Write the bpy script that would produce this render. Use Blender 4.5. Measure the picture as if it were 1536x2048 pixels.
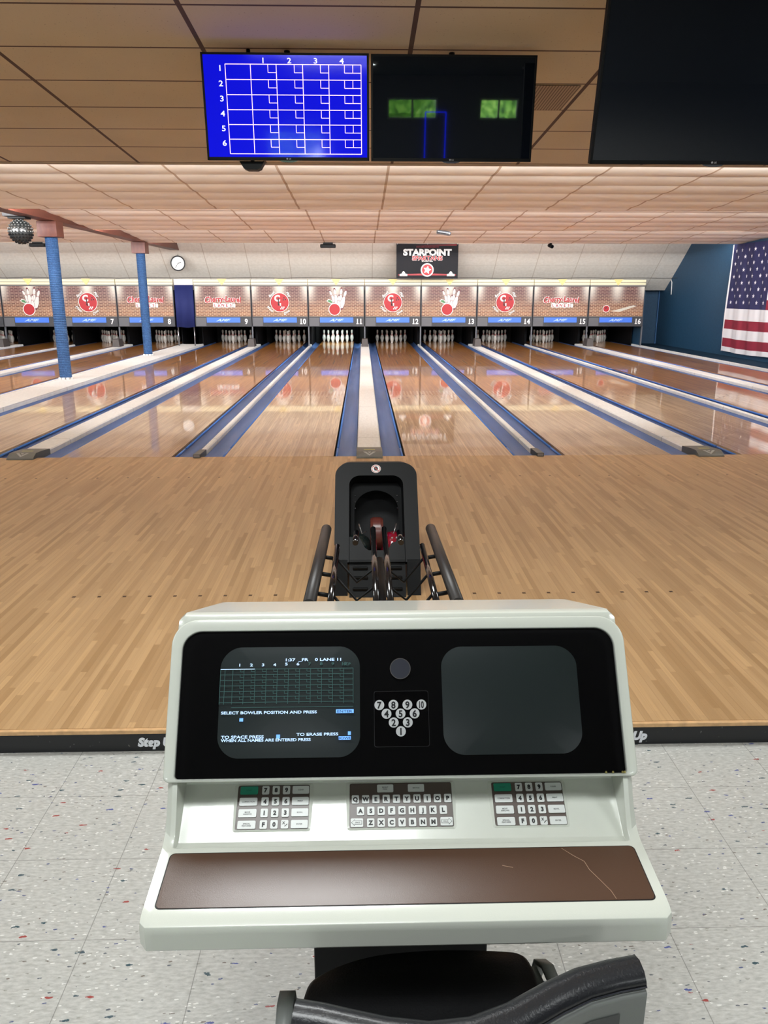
import bpy, math, random
from mathutils import Vector, Matrix
random.seed(7)
S = bpy.context.scene
for o in list(bpy.data.objects): bpy.data.objects.remove(o)
COL = S.collection
pi = math.pi

# ------------------------------------------------------------------ camera
CAM = (-.0565, -7.531, 1.5252); PITCH, YAW, ROLL = .2707, .0263, .0006
cp, sp, cy, sy = math.cos(PITCH), math.sin(PITCH), math.cos(YAW), math.sin(YAW)
fw = Vector((sy*cp, cy*cp, -sp)); rt = Vector((cy, -sy, 0)); up = rt.cross(fw)
R_ = rt*math.cos(ROLL)+up*math.sin(ROLL); U_ = up*math.cos(ROLL)-rt*math.sin(ROLL)
cd = bpy.data.cameras.new('camera'); cam = bpy.data.objects.new('camera', cd); COL.objects.link(cam)
cd.sensor_fit = 'VERTICAL'; cd.sensor_height = 32; cd.lens = 32*1574.1/2048; cd.clip_start = .02
m = Matrix.Identity(4)
for i in range(3): m[i][0] = R_[i]; m[i][1] = U_[i]; m[i][2] = -fw[i]; m[i][3] = CAM[i]
cam.matrix_world = m; S.camera = cam

# ------------------------------------------------------------------ world, exposure
S.view_settings.view_transform = 'Standard'; S.view_settings.look = 'None'
S.view_settings.gamma = 1; S.view_settings.use_curve_mapping = False
S.view_settings.exposure = -0.08
w = bpy.data.worlds.new('world'); S.world = w; w.use_nodes = True
w.node_tree.nodes['Background'].inputs[0].default_value = (.75, .88, 1, 1)
w.node_tree.nodes['Background'].inputs[1].default_value = 22

# light levels (watts)
COVE_W = [460, 480, 480, 255]; COVE_C = (.97, .98, 1)
TROFFER_W = 56; TROFFER_C = (.95, .99, 1)
PIT_W = 3.2; PIT_ON_W = 48

def area(name, loc, direction, sx, sy_, watts, col, spread=pi, parent=None):
    l = bpy.data.lights.new(name, 'AREA'); l.shape = 'RECTANGLE'; l.size = sx; l.size_y = sy_
    l.energy = watts; l.color = col; l.spread = spread
    o = bpy.data.objects.new(name, l); COL.objects.link(o)
    z = -Vector(direction).normalized(); x = Vector((1, 0, 0)); y = z.cross(x).normalized(); x = y.cross(z)
    mm = Matrix.Identity(4)
    for i in range(3): mm[i][0] = x[i]; mm[i][1] = y[i]; mm[i][2] = z[i]; mm[i][3] = loc[i]
    o.matrix_world = mm
    if parent: o.parent = parent; o.matrix_parent_inverse = Matrix.Translation(parent.location).inverted()
    return o

LIP = [.75, 4.95, 8.9, 12.95]; LIPZ = 2.735; BAYZ = [2.90, 2.925, 2.96, 3.0]
WL, WR, YB = -13.0, 9.42, -17.0
for k, y in enumerate(LIP):
    for x0, x1 in ((WL+.3, -5.65), (-5.25, WR-.3)):
        wd = x1-x0
        area('cove_tube_light', ((x0+x1)/2, y+.10, LIPZ+.075), (0, 1, .12), wd, .05, COVE_W[k]*wd/15, COVE_C)

# ------------------------------------------------------------------ materials
def lin(c):
    def f(v):
        v /= 255
        return v/12.92 if v <= .04045 else ((v+.055)/1.055)**2.4
    return (f(c[0]), f(c[1]), f(c[2]), 1)
MATS = {}
def mat(name, c, rough=.5, metal=0, spec=.5, coat=0, coatr=.05, emit=None, es=1.0, bump=None, var=None):
    if name in MATS: return MATS[name]
    mm = bpy.data.materials.new(name); mm.use_nodes = True; nt = mm.node_tree; b = nt.nodes['Principled BSDF']
    b.inputs['Base Color'].default_value = lin(c); b.inputs['Roughness'].default_value = rough
    b.inputs['Metallic'].default_value = metal; b.inputs['Specular IOR Level'].default_value = spec
    b.inputs['Coat Weight'].default_value = coat; b.inputs['Coat Roughness'].default_value = coatr
    if emit: b.inputs['Emission Color'].default_value = lin(emit); b.inputs['Emission Strength'].default_value = es
    if bump or var:
        tc = nt.nodes.new('ShaderNodeTexCoord'); n = nt.nodes.new('ShaderNodeTexNoise')
        n.inputs['Scale'].default_value = (bump or var)[0]; n.inputs['Detail'].default_value = 4
        nt.links.new(tc.outputs['Object'], n.inputs['Vector'])
        if bump:
            bp = nt.nodes.new('ShaderNodeBump'); bp.inputs['Strength'].default_value = bump[1]; bp.inputs['Distance'].default_value = .002
            nt.links.new(n.outputs[0], bp.inputs['Height']); nt.links.new(bp.outputs[0], b.inputs['Normal'])
        if var:
            r = nt.nodes.new('ShaderNodeValToRGB'); e = r.color_ramp.elements
            c0 = lin([v*(1-var[1]) for v in c]); c1 = lin([min(255, v*(1+var[1])) for v in c])
            e[0].position = .3; e[1].position = .7; e[0].color = c0; e[1].color = c1
            nt.links.new(n.outputs[0], r.inputs[0]); nt.links.new(r.outputs[0], b.inputs['Base Color'])
    MATS[name] = mm
    return mm

class NT:
    """small node helper"""
    def __init__(s, name, rough=.5):
        s.m = bpy.data.materials.new(name); s.m.use_nodes = True; s.nt = s.m.node_tree
        s.b = s.nt.nodes['Principled BSDF']; s.b.inputs['Roughness'].default_value = rough; MATS[name] = s.m
        tc = s.nt.nodes.new('ShaderNodeTexCoord'); s.P = tc.outputs['Object']
        sx = s.nt.nodes.new('ShaderNodeSeparateXYZ'); s.nt.links.new(s.P, sx.inputs[0]); s.x, s.y, s.z = sx.outputs
    def put(s, sock, v):
        if hasattr(v, 'links'): s.nt.links.new(v, sock)
        elif isinstance(v, tuple) and sock.type == 'RGBA': sock.default_value = lin(v)
        else: sock.default_value = v
    def m_(s, op, a, b=0, c=None, clamp=False):
        n = s.nt.nodes.new('ShaderNodeMath'); n.operation = op; n.use_clamp = clamp
        s.put(n.inputs[0], a); s.put(n.inputs[1], b)
        if c is not None: s.put(n.inputs[2], c)
        return n.outputs[0]
    def comb(s, x, y, z=0):
        n = s.nt.nodes.new('ShaderNodeCombineXYZ'); s.put(n.inputs[0], x); s.put(n.inputs[1], y); s.put(n.inputs[2], z); return n.outputs[0]
    def white(s, v):
        n = s.nt.nodes.new('ShaderNodeTexWhiteNoise'); n.noise_dimensions = '3D'; s.put(n.inputs['Vector'], v); return n
    def noise(s, v, scale, detail=3, rough=.5):
        n = s.nt.nodes.new('ShaderNodeTexNoise'); s.put(n.inputs['Vector'], v); n.inputs['Scale'].default_value = scale
        n.inputs['Detail'].default_value = detail; n.inputs['Roughness'].default_value = rough; return n.outputs[0]
    def ramp(s, f, stops, interp='LINEAR'):
        n = s.nt.nodes.new('ShaderNodeValToRGB'); n.color_ramp.interpolation = interp; e = n.color_ramp.elements
        while len(e) < len(stops): e.new(.5)
        for q, (p, c) in zip(e, stops): q.position = p; q.color = lin(c) if isinstance(c, tuple) else (c, c, c, 1)
        s.put(n.inputs[0], f); return n.outputs[0]
    def mix(s, f, a, b, mode='MIX'):
        n = s.nt.nodes.new('ShaderNodeMix'); n.data_type = 'RGBA'; n.blend_type = mode
        s.put(n.inputs[0], f); s.put(n.inputs[6], a); s.put(n.inputs[7], b); return n.outputs[2]
    def bump(s, h, strength=.3, dist=.002):
        n = s.nt.nodes.new('ShaderNodeBump'); n.inputs['Strength'].default_value = strength; n.inputs['Distance'].default_value = dist
        s.put(n.inputs['Height'], h); s.nt.links.new(n.outputs[0], s.b.inputs['Normal'])
    def line(s, v, period, off, width):
        """1 inside a line of given width every period"""
        f = s.m_('FRACT', s.m_('DIVIDE', s.m_('SUBTRACT', v, off-width/2), period))
        return s.m_('LESS_THAN', f, width/period)

# wood boards
def wood(name, bw, bl, c_lo, c_hi, c_dark, far=None, rough=.4, coat=0, coatr=.06, linew=.05, streak=.5):
    N = NT(name, rough)
    fx = N.m_('DIVIDE', N.x, bw); ix = N.m_('FLOOR', fx); fr = N.m_('FRACT', fx)
    w1 = N.white(N.comb(ix, 3.1, 7.7)).outputs[0]
    iy = N.m_('FLOOR', N.m_('ADD', N.m_('DIVIDE', N.y, bl), N.m_('MULTIPLY', w1, 17.0)))
    w2 = N.white(N.comb(ix, iy, 1.3)).outputs[0]
    col = N.ramp(w2, [(0, c_lo), (.12, tuple(a*.6+b*.4 for a, b in zip(c_lo, c_hi))), (.6, c_hi), (1, tuple(min(255, v*1.06) for v in c_hi))])
    g = N.noise(N.comb(N.m_('MULTIPLY', N.x, 90), N.m_('MULTIPLY', N.y, 2.2), w2), 1, 4, .6)
    col = N.mix(N.m_('MULTIPLY', N.ramp(g, [(.45, 0.0), (.75, 1.0)]), streak), col, c_dark)
    big = N.noise(N.comb(N.m_('MULTIPLY', N.x, 3.0), N.m_('MULTIPLY', N.y, .7)), 1, 3, .5)
    col = N.mix(N.m_('MULTIPLY', N.ramp(big, [(.5, 0.0), (.75, 1.0)]), .25), col, c_dark)
    if far:
        yj = N.m_('ADD', N.m_('MULTIPLY', N.m_('LESS_THAN', N.m_('FRACT', N.m_('MULTIPLY', ix, .5)), .3), .55), 4.75)
        pine = N.ramp(w2, [(0, far[0]), (1, far[1])])
        pine = N.mix(N.m_('MULTIPLY', N.ramp(g, [(.45, 0.0), (.75, 1.0)]), .5), pine, far[2])
        col = N.mix(N.m_('GREATER_THAN', N.y, yj), col, pine)
    ln = N.m_('LESS_THAN', fr, linew)
    lnv = N.m_('MULTIPLY', ln, N.m_('MULTIPLY', N.white(N.comb(ix, 9.3, N.m_('FLOOR', N.m_('MULTIPLY', N.y, .6)))).outputs[0], .75))
    col = N.mix(lnv, col, c_dark)
    N.put(N.b.inputs['Base Color'], col)
    N.b.inputs['Coat Weight'].default_value = coat; N.b.inputs['Coat Roughness'].default_value = coatr
    N.bump(N.noise(N.comb(N.m_('MULTIPLY', N.x, 14), N.m_('MULTIPLY', N.y, 1.5)), 1, 2), .06, .003)
    return N.m
M_APPR = wood('approach_maple', .0265, .55, (162, 126, 84), (185, 149, 106), (142, 106, 66), rough=.45, linew=.06, streak=.3)
M_LANE = wood('lane_maple', .0265, 1.6, (188, 148, 100), (218, 182, 136), (140, 98, 60), far=((162, 102, 42), (196, 138, 68), (120, 68, 26)), rough=.32, coat=.8, coatr=.04, linew=.13, streak=.8)
M_EDGE = mat('step_edge_maple', (205, 163, 116), .5, var=(30, .08))

# vinyl composite tile
N = NT('vinyl_tile', .33)
base = N.ramp(N.noise(N.comb(N.m_('MULTIPLY', N.x, 45), N.m_('MULTIPLY', N.y, 130)), 1, 4, .6), [(.3, (165, 164, 159)), (.5, (184, 183, 178)), (.7, (200, 199, 194))])
def chips(sx, sy_, thr, size, stops, seed):
    v = N.nt.nodes.new('ShaderNodeTexVoronoi'); v.inputs['Scale'].default_value = 1
    wob = N.noise(N.comb(N.m_('MULTIPLY', N.x, 90), N.m_('MULTIPLY', N.y, 90), seed), 1, 2)
    N.put(v.inputs['Vector'], N.comb(N.m_('ADD', N.m_('MULTIPLY', N.x, sx), wob), N.m_('ADD', N.m_('MULTIPLY', N.y, sy_), N.m_('MULTIPLY', wob, .8)), seed))
    sc = N.nt.nodes.new('ShaderNodeSeparateColor'); N.nt.links.new(v.outputs['Color'], sc.inputs[0])
    on = N.m_('MULTIPLY', N.m_('GREATER_THAN', sc.outputs[0], thr), N.m_('LESS_THAN', v.outputs['Distance'], size))
    return on, N.ramp(sc.outputs[1], stops, 'CONSTANT')
on, cc = chips(60, 150, .80, .30, [(0, (222, 221, 216)), (.5, (150, 149, 142)), (.75, (225, 224, 220))], 5.0)
base = N.mix(on, base, cc)
on, cc = chips(52, 120, .90, .26, [(0, (92, 97, 104)), (.4, (120, 112, 104)), (.7, (84, 92, 130))], 9.0)
base = N.mix(on, base, cc)
on, cc = chips(30, 85, .935, .30, [(0, (158, 74, 70)), (.3, (70, 88, 96)), (.55, (84, 92, 150)), (.75, (60, 84, 92))], 1.0)
base = N.mix(on, base, cc)
g1 = N.line(N.x, .3048, .1292, .0022); g2 = N.line(N.y, .3048, -5.2325, .002)
base = N.mix(N.m_('MULTIPLY', N.m_('MAXIMUM', g1, g2), .6), base, (92, 90, 86))
N.put(N.b.inputs['Base Color'], base); M_VCT = N.m

# front ceiling tiles (tan, pin holed, dark grid)
N = NT('tan_ceiling_tile', .85)
nz = N.noise(N.comb(N.m_('MULTIPLY', N.x, 70), N.m_('MULTIPLY', N.y, 60)), 1, 2, .6)
col = N.ramp(N.noise(N.P, 1.1, 2), [(.3, (200, 188, 166)), (.7, (210, 198, 176))])
col = N.mix(N.ramp(nz, [(.66, 0.0), (.72, .5)]), col, (110, 84, 60))
gx = N.line(N.x, 1.2192, .235, .028); gy = N.line(N.y, .6096, .70, .02)
col = N.mix(N.m_('MAXIMUM', gx, gy), col, (88, 70, 66))
N.put(N.b.inputs['Base Color'], col); M_CEILA = N.m
N = NT('peach_ceiling_tile', .8)
col = N.ramp(N.noise(N.P, 2.0, 3), [(.3, (238, 228, 213)), (.7, (244, 234, 219))])
gx = N.line(N.x, 1.2192, .235, .03)
col = N.mix(gx, col, (186, 160, 134))
gy = N.line(N.y, .6096, .42, .008)
col = N.mix(N.m_('MULTIPLY', gy, .8), col, (150, 120, 96))
N.put(N.b.inputs['Base Color'], col); M_CEILB = N.m
N = NT('white_ceiling_tile', .85)
col = N.ramp(N.noise(N.P, 14, 3), [(.3, (207, 201, 190)), (.7, (218, 213, 203))])
gx = N.line(N.x, 1.2192, .235, .022); gz = N.line(N.z, .36, 1.975, .010)
col = N.mix(gx, col, (184, 174, 160)); col = N.mix(N.m_('MULTIPLY', gz, .6), col, (188, 180, 168))
N.put(N.b.inputs['Base Color'], col); N.bump(N.noise(N.P, 60, 2), .2); M_CEILC = N.m

# blue wall with panel seams
N = NT('blue_wall_paint', .55)
col = N.ramp(N.noise(N.P, 30, 4), [(.3, (27, 62, 88)), (.7, (33, 71, 99))])
N.put(N.b.inputs['Base Color'], col); N.bump(N.noise(N.P, 90, 3), .5); M_BLUEW = N.m
# brick print of the murals (Object coords: x across, z up; unit is 1.6 x .85)
N = NT('brick_mural_print', .45)
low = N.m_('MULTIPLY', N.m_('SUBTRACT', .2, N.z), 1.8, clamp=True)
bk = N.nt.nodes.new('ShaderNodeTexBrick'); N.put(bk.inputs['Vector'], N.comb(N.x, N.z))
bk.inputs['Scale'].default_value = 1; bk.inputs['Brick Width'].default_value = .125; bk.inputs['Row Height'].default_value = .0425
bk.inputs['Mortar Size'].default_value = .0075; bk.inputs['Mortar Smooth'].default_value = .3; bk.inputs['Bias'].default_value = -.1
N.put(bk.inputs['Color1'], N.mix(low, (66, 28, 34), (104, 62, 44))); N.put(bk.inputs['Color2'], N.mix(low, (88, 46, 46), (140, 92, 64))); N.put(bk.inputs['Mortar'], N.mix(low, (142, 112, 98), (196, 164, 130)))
col = bk.outputs[0]
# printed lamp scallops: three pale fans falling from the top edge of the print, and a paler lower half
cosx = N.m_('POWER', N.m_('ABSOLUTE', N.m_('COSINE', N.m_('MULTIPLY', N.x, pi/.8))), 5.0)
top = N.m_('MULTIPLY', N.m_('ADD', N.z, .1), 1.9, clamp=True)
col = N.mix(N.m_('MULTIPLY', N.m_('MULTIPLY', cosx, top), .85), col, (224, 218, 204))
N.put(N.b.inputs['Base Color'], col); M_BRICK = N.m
# blue carpet wrap of columns
N = NT('blue_rope_wrap', .8)
ln = N.m_('SINE', N.m_('MULTIPLY', N.z, 2*pi/.03))
col = N.mix(N.m_('MULTIPLY', N.ramp(N.noise(N.comb(N.m_('MULTIPLY', N.x, 60), N.m_('MULTIPLY', N.y, 60), N.m_('MULTIPLY', N.z, 70)), 1, 2), [(.35, 0.0), (.65, 1.0)]), .7), (30, 64, 108), (58, 100, 148))
N.put(N.b.inputs['Base Color'], col); N.bump(ln, .8, .004); M_ROPE = N.m
# gutter paint
N = NT('blue_gutter', .42)
N.b.inputs['Specular IOR Level'].default_value = .3
col = N.ramp(N.noise(N.comb(N.m_('MULTIPLY', N.x, 12), N.m_('MULTIPLY', N.y, .8)), 1, 3), [(.3, (56, 86, 138)), (.55, (72, 100, 150)), (.75, (94, 110, 152))])
N.put(N.b.inputs['Base Color'], col); M_GUT = N.m
# divider cap
N = NT('white_divider_cap', .5)
col = N.ramp(N.noise(N.comb(N.m_('MULTIPLY', N.x, 40), N.m_('MULTIPLY', N.y, 8)), 1, 4, .7), [(.25, (228, 226, 222)), (.6, (242, 241, 238))])
col = N.mix(N.m_('MULTIPLY', N.line(N.y, 2.4, .9, .014), .6), col, (150, 147, 143))
N.put(N.b.inputs['Base Color'], col); M_CAP = N.m
N = NT('beam_redwood', .45)
col = N.ramp(N.noise(N.comb(N.m_('MULTIPLY', N.x, 20), N.m_('MULTIPLY', N.y, 1.5), N.m_('MULTIPLY', N.z, 8)), 1, 4), [(.3, (84, 42, 33)), (.7, (104, 56, 43))])
N.put(N.b.inputs['Base Color'], col); M_BEAM = N.m
# console gelcoat with fine texture
M_CREAM = mat('cream_gelcoat', (206, 209, 199), .22, coat=.6, coatr=.08, bump=(900, .08))
M_BROWN = mat('brown_laminate', (80, 57, 44), .29, spec=.5, coat=.15, coatr=.25, bump=(700, .12))
M_KEYP = mat('brown_keypad', (88, 76, 70), .35)
M_KEY = mat('pale_key', (214, 217, 214), .35)
M_KEYG = mat('green_key', (30, 140, 112), .35)
M_INK = mat('black_print', (18, 18, 20), .5)
M_BLK = mat('black_plastic', (7, 8, 9), .5, spec=.2, bump=(500, .15))
M_BLK2 = mat('matte_black', (12, 12, 14), .8)
M_GLOSSB = mat('gloss_black', (6, 6, 8), .06)
M_TUBE = mat('gloss_black_tube', (14, 14, 18), .14, coat=.6)
M_PAD = mat('dark_padded_tube', (44, 40, 38), .42)
M_WHITE = mat('white_print', (222, 222, 219), .5)
M_RED = mat('red_print', (164, 18, 28), .5)
M_DKRED = mat('dark_red_print', (150, 24, 32), .5)
M_GREEN = mat('green_print', (64, 120, 70), .5)
M_DGREY = mat('dark_grey_fascia', (54, 54, 58), .5)
M_MGREY = mat('mid_grey_panel', (88, 88, 92), .5)
M_SIGNB = mat('blue_sign', (62, 112, 214), .4)
M_CREAMS = mat('cream_strip', (222, 213, 176), .5); M_POINT = mat('yellow_pointer', (222, 198, 124), .45)
M_CHAIRG = mat('grey_chair_shell', (118, 121, 118), .4, bump=(300, .1))
M_VINYL = mat('black_vinyl', (20, 21, 26), .36, coat=.3, coatr=.2, bump=(260, .3))
M_STEEL = mat('steel', (150, 150, 155), .3, metal=1)
M_GRCAP = mat('grey_end_cap', (84, 84, 79), .45, bump=(200, .3))
M_GRCAPL = mat('light_grey_emblem', (168, 168, 166), .4)
M_YEL = mat('yellow_tag', (182, 178, 96), .5)
M_WHT = mat('white_body', (225, 225, 222), .5)
M_BFAB = mat('navy_cloth', (10, 24, 84), .8, bump=(80, .4))

# ------------------------------------------------------------------ mesh builder
class MB:
    def __init__(s): s.v = []; s.f = []; s.m = []; s.mats = []; s.sm = []
    def mi(s, mt):
        if mt not in s.mats: s.mats.append(mt)
        return s.mats.index(mt)
    def add(s, vs, fs, mt, M=None, smooth=False):
        b = len(s.v); s.v += [tuple(M @ Vector(p)) if M else tuple(p) for p in vs]; k = s.mi(mt)
        for f in fs: s.f.append([i+b for i in f]); s.m.append(k); s.sm.append(smooth)
        return s
    def box(s, a, b, mt, M=None):
        x0, y0, z0 = a; x1, y1, z1 = b
        return s.add([(x0, y0, z0), (x1, y0, z0), (x1, y1, z0), (x0, y1, z0), (x0, y0, z1), (x1, y0, z1), (x1, y1, z1), (x0, y1, z1)],
                     [(0, 3, 2, 1), (4, 5, 6, 7), (0, 1, 5, 4), (1, 2, 6, 5), (2, 3, 7, 6), (3, 0, 4, 7)], mt, M)
    def prism(s, poly, d0, d1, mt, axis='y', M=None, smooth=False):
        """poly of 2-D points extruded along an axis; y: (x,z), x: (y,z), z: (x,y)"""
        def P(p, d): return {'y': (p[0], d, p[1]), 'x': (d, p[0], p[1]), 'z': (p[0], p[1], d)}[axis]
        n = len(poly); vs = [P(p, d0) for p in poly]+[P(p, d1) for p in poly]
        area2 = sum(poly[i][0]*poly[(i+1) % n][1]-poly[(i+1) % n][0]*poly[i][1] for i in range(n))
        fl = (area2 > 0)
        if axis == 'y': fl = not fl
        if d1 < d0: fl = not fl
        sd = [(i, (i+1) % n, (i+1) % n+n, i+n) for i in range(n)]; c0 = list(range(n))[::-1]; c1 = list(range(n, 2*n))
        if not fl: sd = [q[::-1] for q in sd]; c0 = c0[::-1]; c1 = c1[::-1]
        s.add(vs, [c0, c1], mt, M); b = len(s.v)-len(vs); k = s.mi(mt)
        for q in sd: s.f.append([i+b for i in q]); s.m.append(k); s.sm.append(smooth)
        return s
    def tube(s, pts, r, mt, n=12, cap=True, M=None):
        pts = [Vector(p) for p in pts]; rr = r if isinstance(r, (list, tuple)) else [r]*len(pts)
        vs = []; prev = None
        for i, p in enumerate(pts):
            t = (pts[min(i+1, len(pts)-1)]-pts[max(i-1, 0)]).normalized()
            a = (Vector((0, 0, 1)) if abs(t.z) < .9 else Vector((1, 0, 0))) if prev is None else prev
            u = (a-t*a.dot(t)).normalized(); prev = u; v = t.cross(u)
            for k in range(n):
                c = 2*pi*k/n; vs.append(p+(u*math.cos(c)+v*math.sin(c))*rr[i])
        fs = [(i*n+k, i*n+(k+1) % n, (i+1)*n+(k+1) % n, (i+1)*n+k) for i in range(len(pts)-1) for k in range(n)]
        s.add(vs, fs, mt, M, True)
        if cap:
            b = len(s.v)-len(vs); k = s.mi(mt)
            s.f.append([b+i for i in range(n)][::-1]); s.m.append(k); s.sm.append(False)
            s.f.append([b+(len(pts)-1)*n+i for i in range(n)]); s.m.append(k); s.sm.append(False)
        return s
    def lathe(s, prof, mt, n=24, M=None, axis='z'):
        """prof: (r,z[,mat])"""
        for i in range(len(prof)-1):
            (r0, z0), (r1, z1) = prof[i][:2], prof[i+1][:2]; mm_ = prof[i][2] if len(prof[i]) > 2 else mt
            vs = []
            for (r, z) in ((r0, z0), (r1, z1)):
                for k in range(n):
                    a = 2*pi*k/n; vs.append((r*math.cos(a), r*math.sin(a), z))
            s.add(vs, [(k, (k+1) % n, n+(k+1) % n, n+k) for k in range(n)], mm_, M, True)
        return s
    def sphere(s, c, r, mt, n=20, M=None, sq=(1, 1, 1)):
        prof = [(max(1e-5, r*math.sin(pi*i/(n//2))), -r*math.cos(pi*i/(n//2))) for i in range(n//2+1)]
        T = Matrix.Translation(c) @ Matrix.Diagonal((*sq, 1))
        return s.lathe(prof, mt, n, (M @ T) if M else T)
    def disc(s, c, r, mt, n=28, M=None, ry=None, a0=0):
        """flat disc in the x/z plane facing -y"""
        vs = [(c[0]+r*math.cos(a0-2*pi*k/n), c[1], c[2]+(ry or r)*math.sin(a0-2*pi*k/n)) for k in range(n)]
        return s.add(vs, [list(range(n))[::-1]], mt, M)
    def ring(s, c, r0, r1, mt, n=32, M=None):
        vs = [(c[0]+r*math.cos(2*pi*k/n), c[1], c[2]+r*math.sin(2*pi*k/n)) for r in (r0, r1) for k in range(n)]
        return s.add(vs, [(k, (k+1) % n, n+(k+1) % n, n+k) for k in range(n)], mt, M)
    def poly(s, pts, y, mt, M=None):
        """flat polygon (x,z) facing -y"""
        a2 = sum(pts[i][0]*pts[(i+1) % len(pts)][1]-pts[(i+1) % len(pts)][0]*pts[i][1] for i in range(len(pts)))
        if a2 < 0: pts = pts[::-1]
        return s.add([(p[0], y, p[1]) for p in pts], [list(range(len(pts)))], mt, M)
    def line(s, p, q, wd, y, mt, M=None):
        d = Vector((q[0]-p[0], q[1]-p[1])); n_ = Vector((-d.y, d.x)).normalized()*wd/2
        return s.poly([(p[0]-n_.x, p[1]-n_.y), (q[0]-n_.x, q[1]-n_.y), (q[0]+n_.x, q[1]+n_.y), (p[0]+n_.x, p[1]+n_.y)], y, mt, M)
    def text(s, body, c, h, y, mt, sx=1, bold=0, shear=0, rot=0, M=None, align='C', arch=0, ext=0):
        """capital height h, in the x/z plane facing -y, centred on c"""
        vs, fs, wd = tmesh(body, bold, shear)
        k = h/.72; cr, sr = math.cos(rot), math.sin(rot); out = []
        ox = {'C': -wd/2, 'L': 0, 'R': -wd}[align]
        for x, z in vs:
            xx = (x+ox)*k*sx; zz = (z-.36)*k
            if arch: zz -= arch*xx*xx
            out.append((c[0]+xx*cr-zz*sr, y, c[1]+xx*sr+zz*cr))
        return s.add(out, fs, mt, M)
    def build(s, name, parent=None, bevel=0, seg=2, origin=None, auto=None):
        me = bpy.data.meshes.new(name); vs = s.v
        if origin: vs = [(a[0]-origin[0], a[1]-origin[1], a[2]-origin[2]) for a in vs]
        me.from_pydata(vs, [], s.f)
        for mt in s.mats: me.materials.append(mt)
        me.polygons.foreach_set('material_index', s.m); me.polygons.foreach_set('use_smooth', s.sm); me.update()
        o = bpy.data.objects.new(name, me); COL.objects.link(o)
        if origin: o.location = origin
        if parent: o.parent = parent
        if bevel:
            b = o.modifiers.new('bevel', 'BEVEL'); b.width = bevel; b.segments = seg; b.limit_method = 'ANGLE'; b.angle_limit = math.radians(35)
            b.harden_normals = False
            me.polygons.foreach_set('use_smooth', [True]*len(me.polygons))
            wn = o.modifiers.new('wn', 'WEIGHTED_NORMAL'); wn.keep_sharp = False; wn.weight = 100
        return o
_tc = {}
def tmesh(body, bold, shear):
    key = (body, bold, shear)
    if key not in _tc:
        c = bpy.data.curves.new('t', 'FONT'); c.body = body; c.offset = bold; c.shear = shear; c.resolution_u = 3; c.size = 1
        o = bpy.data.objects.new('t', c); COL.objects.link(o); bpy.context.view_layer.update()
        me = bpy.data.meshes.new_from_object(o.evaluated_get(bpy.context.evaluated_depsgraph_get()))
        vs = [(v.co.x, v.co.y) for v in me.vertices]; fs = [list(p.vertices) for p in me.polygons]
        # make every face wind so it faces -y after (x, y)->(x, -, z)
        out = []
        for f in fs:
            a2 = sum(vs[f[i]][0]*vs[f[(i+1) % len(f)]][1]-vs[f[(i+1) % len(f)]][0]*vs[f[i]][1] for i in range(len(f)))
            out.append(f if a2 > 0 else f[::-1])
        x0 = min(v[0] for v in vs); x1 = max(v[0] for v in vs)
        _tc[key] = ([(v[0]-x0, v[1]) for v in vs], out, x1-x0)
        bpy.data.objects.remove(o); bpy.data.meshes.remove(me)
    return _tc[key]
def tag(o, label, cat, group=None, kind=None):
    o['label'] = label; o['category'] = cat
    if group: o['group'] = group
    if kind: o['kind'] = kind
    return o
def empty(name, loc, label, cat, group=None, rz=0, kind=None):
    o = bpy.data.objects.new(name, None); COL.objects.link(o); o.location = loc; o.rotation_euler = (0, 0, rz)
    o.empty_display_size = .1
    return tag(o, label, cat, group, kind)
def struct(o): o['kind'] = 'structure'; return o
def rrect(x0, z0, x1, z1, r, n=6):
    if not isinstance(r, (list, tuple)): r = [r]*4
    out = []
    for (cx, cz, a, rr) in ((x1-r[0], z0+r[0], -pi/2, r[0]), (x1-r[1], z1-r[1], 0, r[1]), (x0+r[2], z1-r[2], pi/2, r[2]), (x0+r[3], z0+r[3], pi, r[3])):
        for k in range(n+1): out.append((cx+rr*math.cos(a+pi/2*k/n), cz+rr*math.sin(a+pi/2*k/n)))
    return out

# ================================================================== STRUCTURE
FZ = -.09
M_BLUEW0 = mat('aisle_paint', (22, 46, 66), .95, spec=.1)
struct(MB().box((WL, YB, FZ-.1), (WR, -4.953, FZ), M_VCT).build('floor'))
b = MB().box((WL, -4.955, -.02), (WR, -.002, 0), M_APPR); b.build('floor_approach')
o = bpy.data.objects['floor_approach']; o.name = 'floor.001'; struct(o)
struct(MB().box((WL, -4.972, -.017), (WR, -4.955, .0), M_EDGE).build('trim_1', bevel=.003))
N = NT('black_riser', .45)
col = N.mix(N.ramp(N.noise(N.P, 55, 1), [(.72, 0.0), (.76, .5)]), (22, 23, 26), (120, 120, 116))
N.put(N.b.inputs['Base Color'], col)
struct(MB().box((WL, -4.965, FZ), (WR, -4.90, -.018), N.m).build('trim_2'))
struct(MB().box((WL, -4.90, -.2), (WR, 20, -.115), mat('dark_subfloor', (40, 42, 50), .7)).build('floor.002'))
# side aisle floor by the right wall
struct(MB().box((8.36, 0, -.115), (WR, 18.35, -.03), M_BLUEW0).build('floor.003'))
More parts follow.
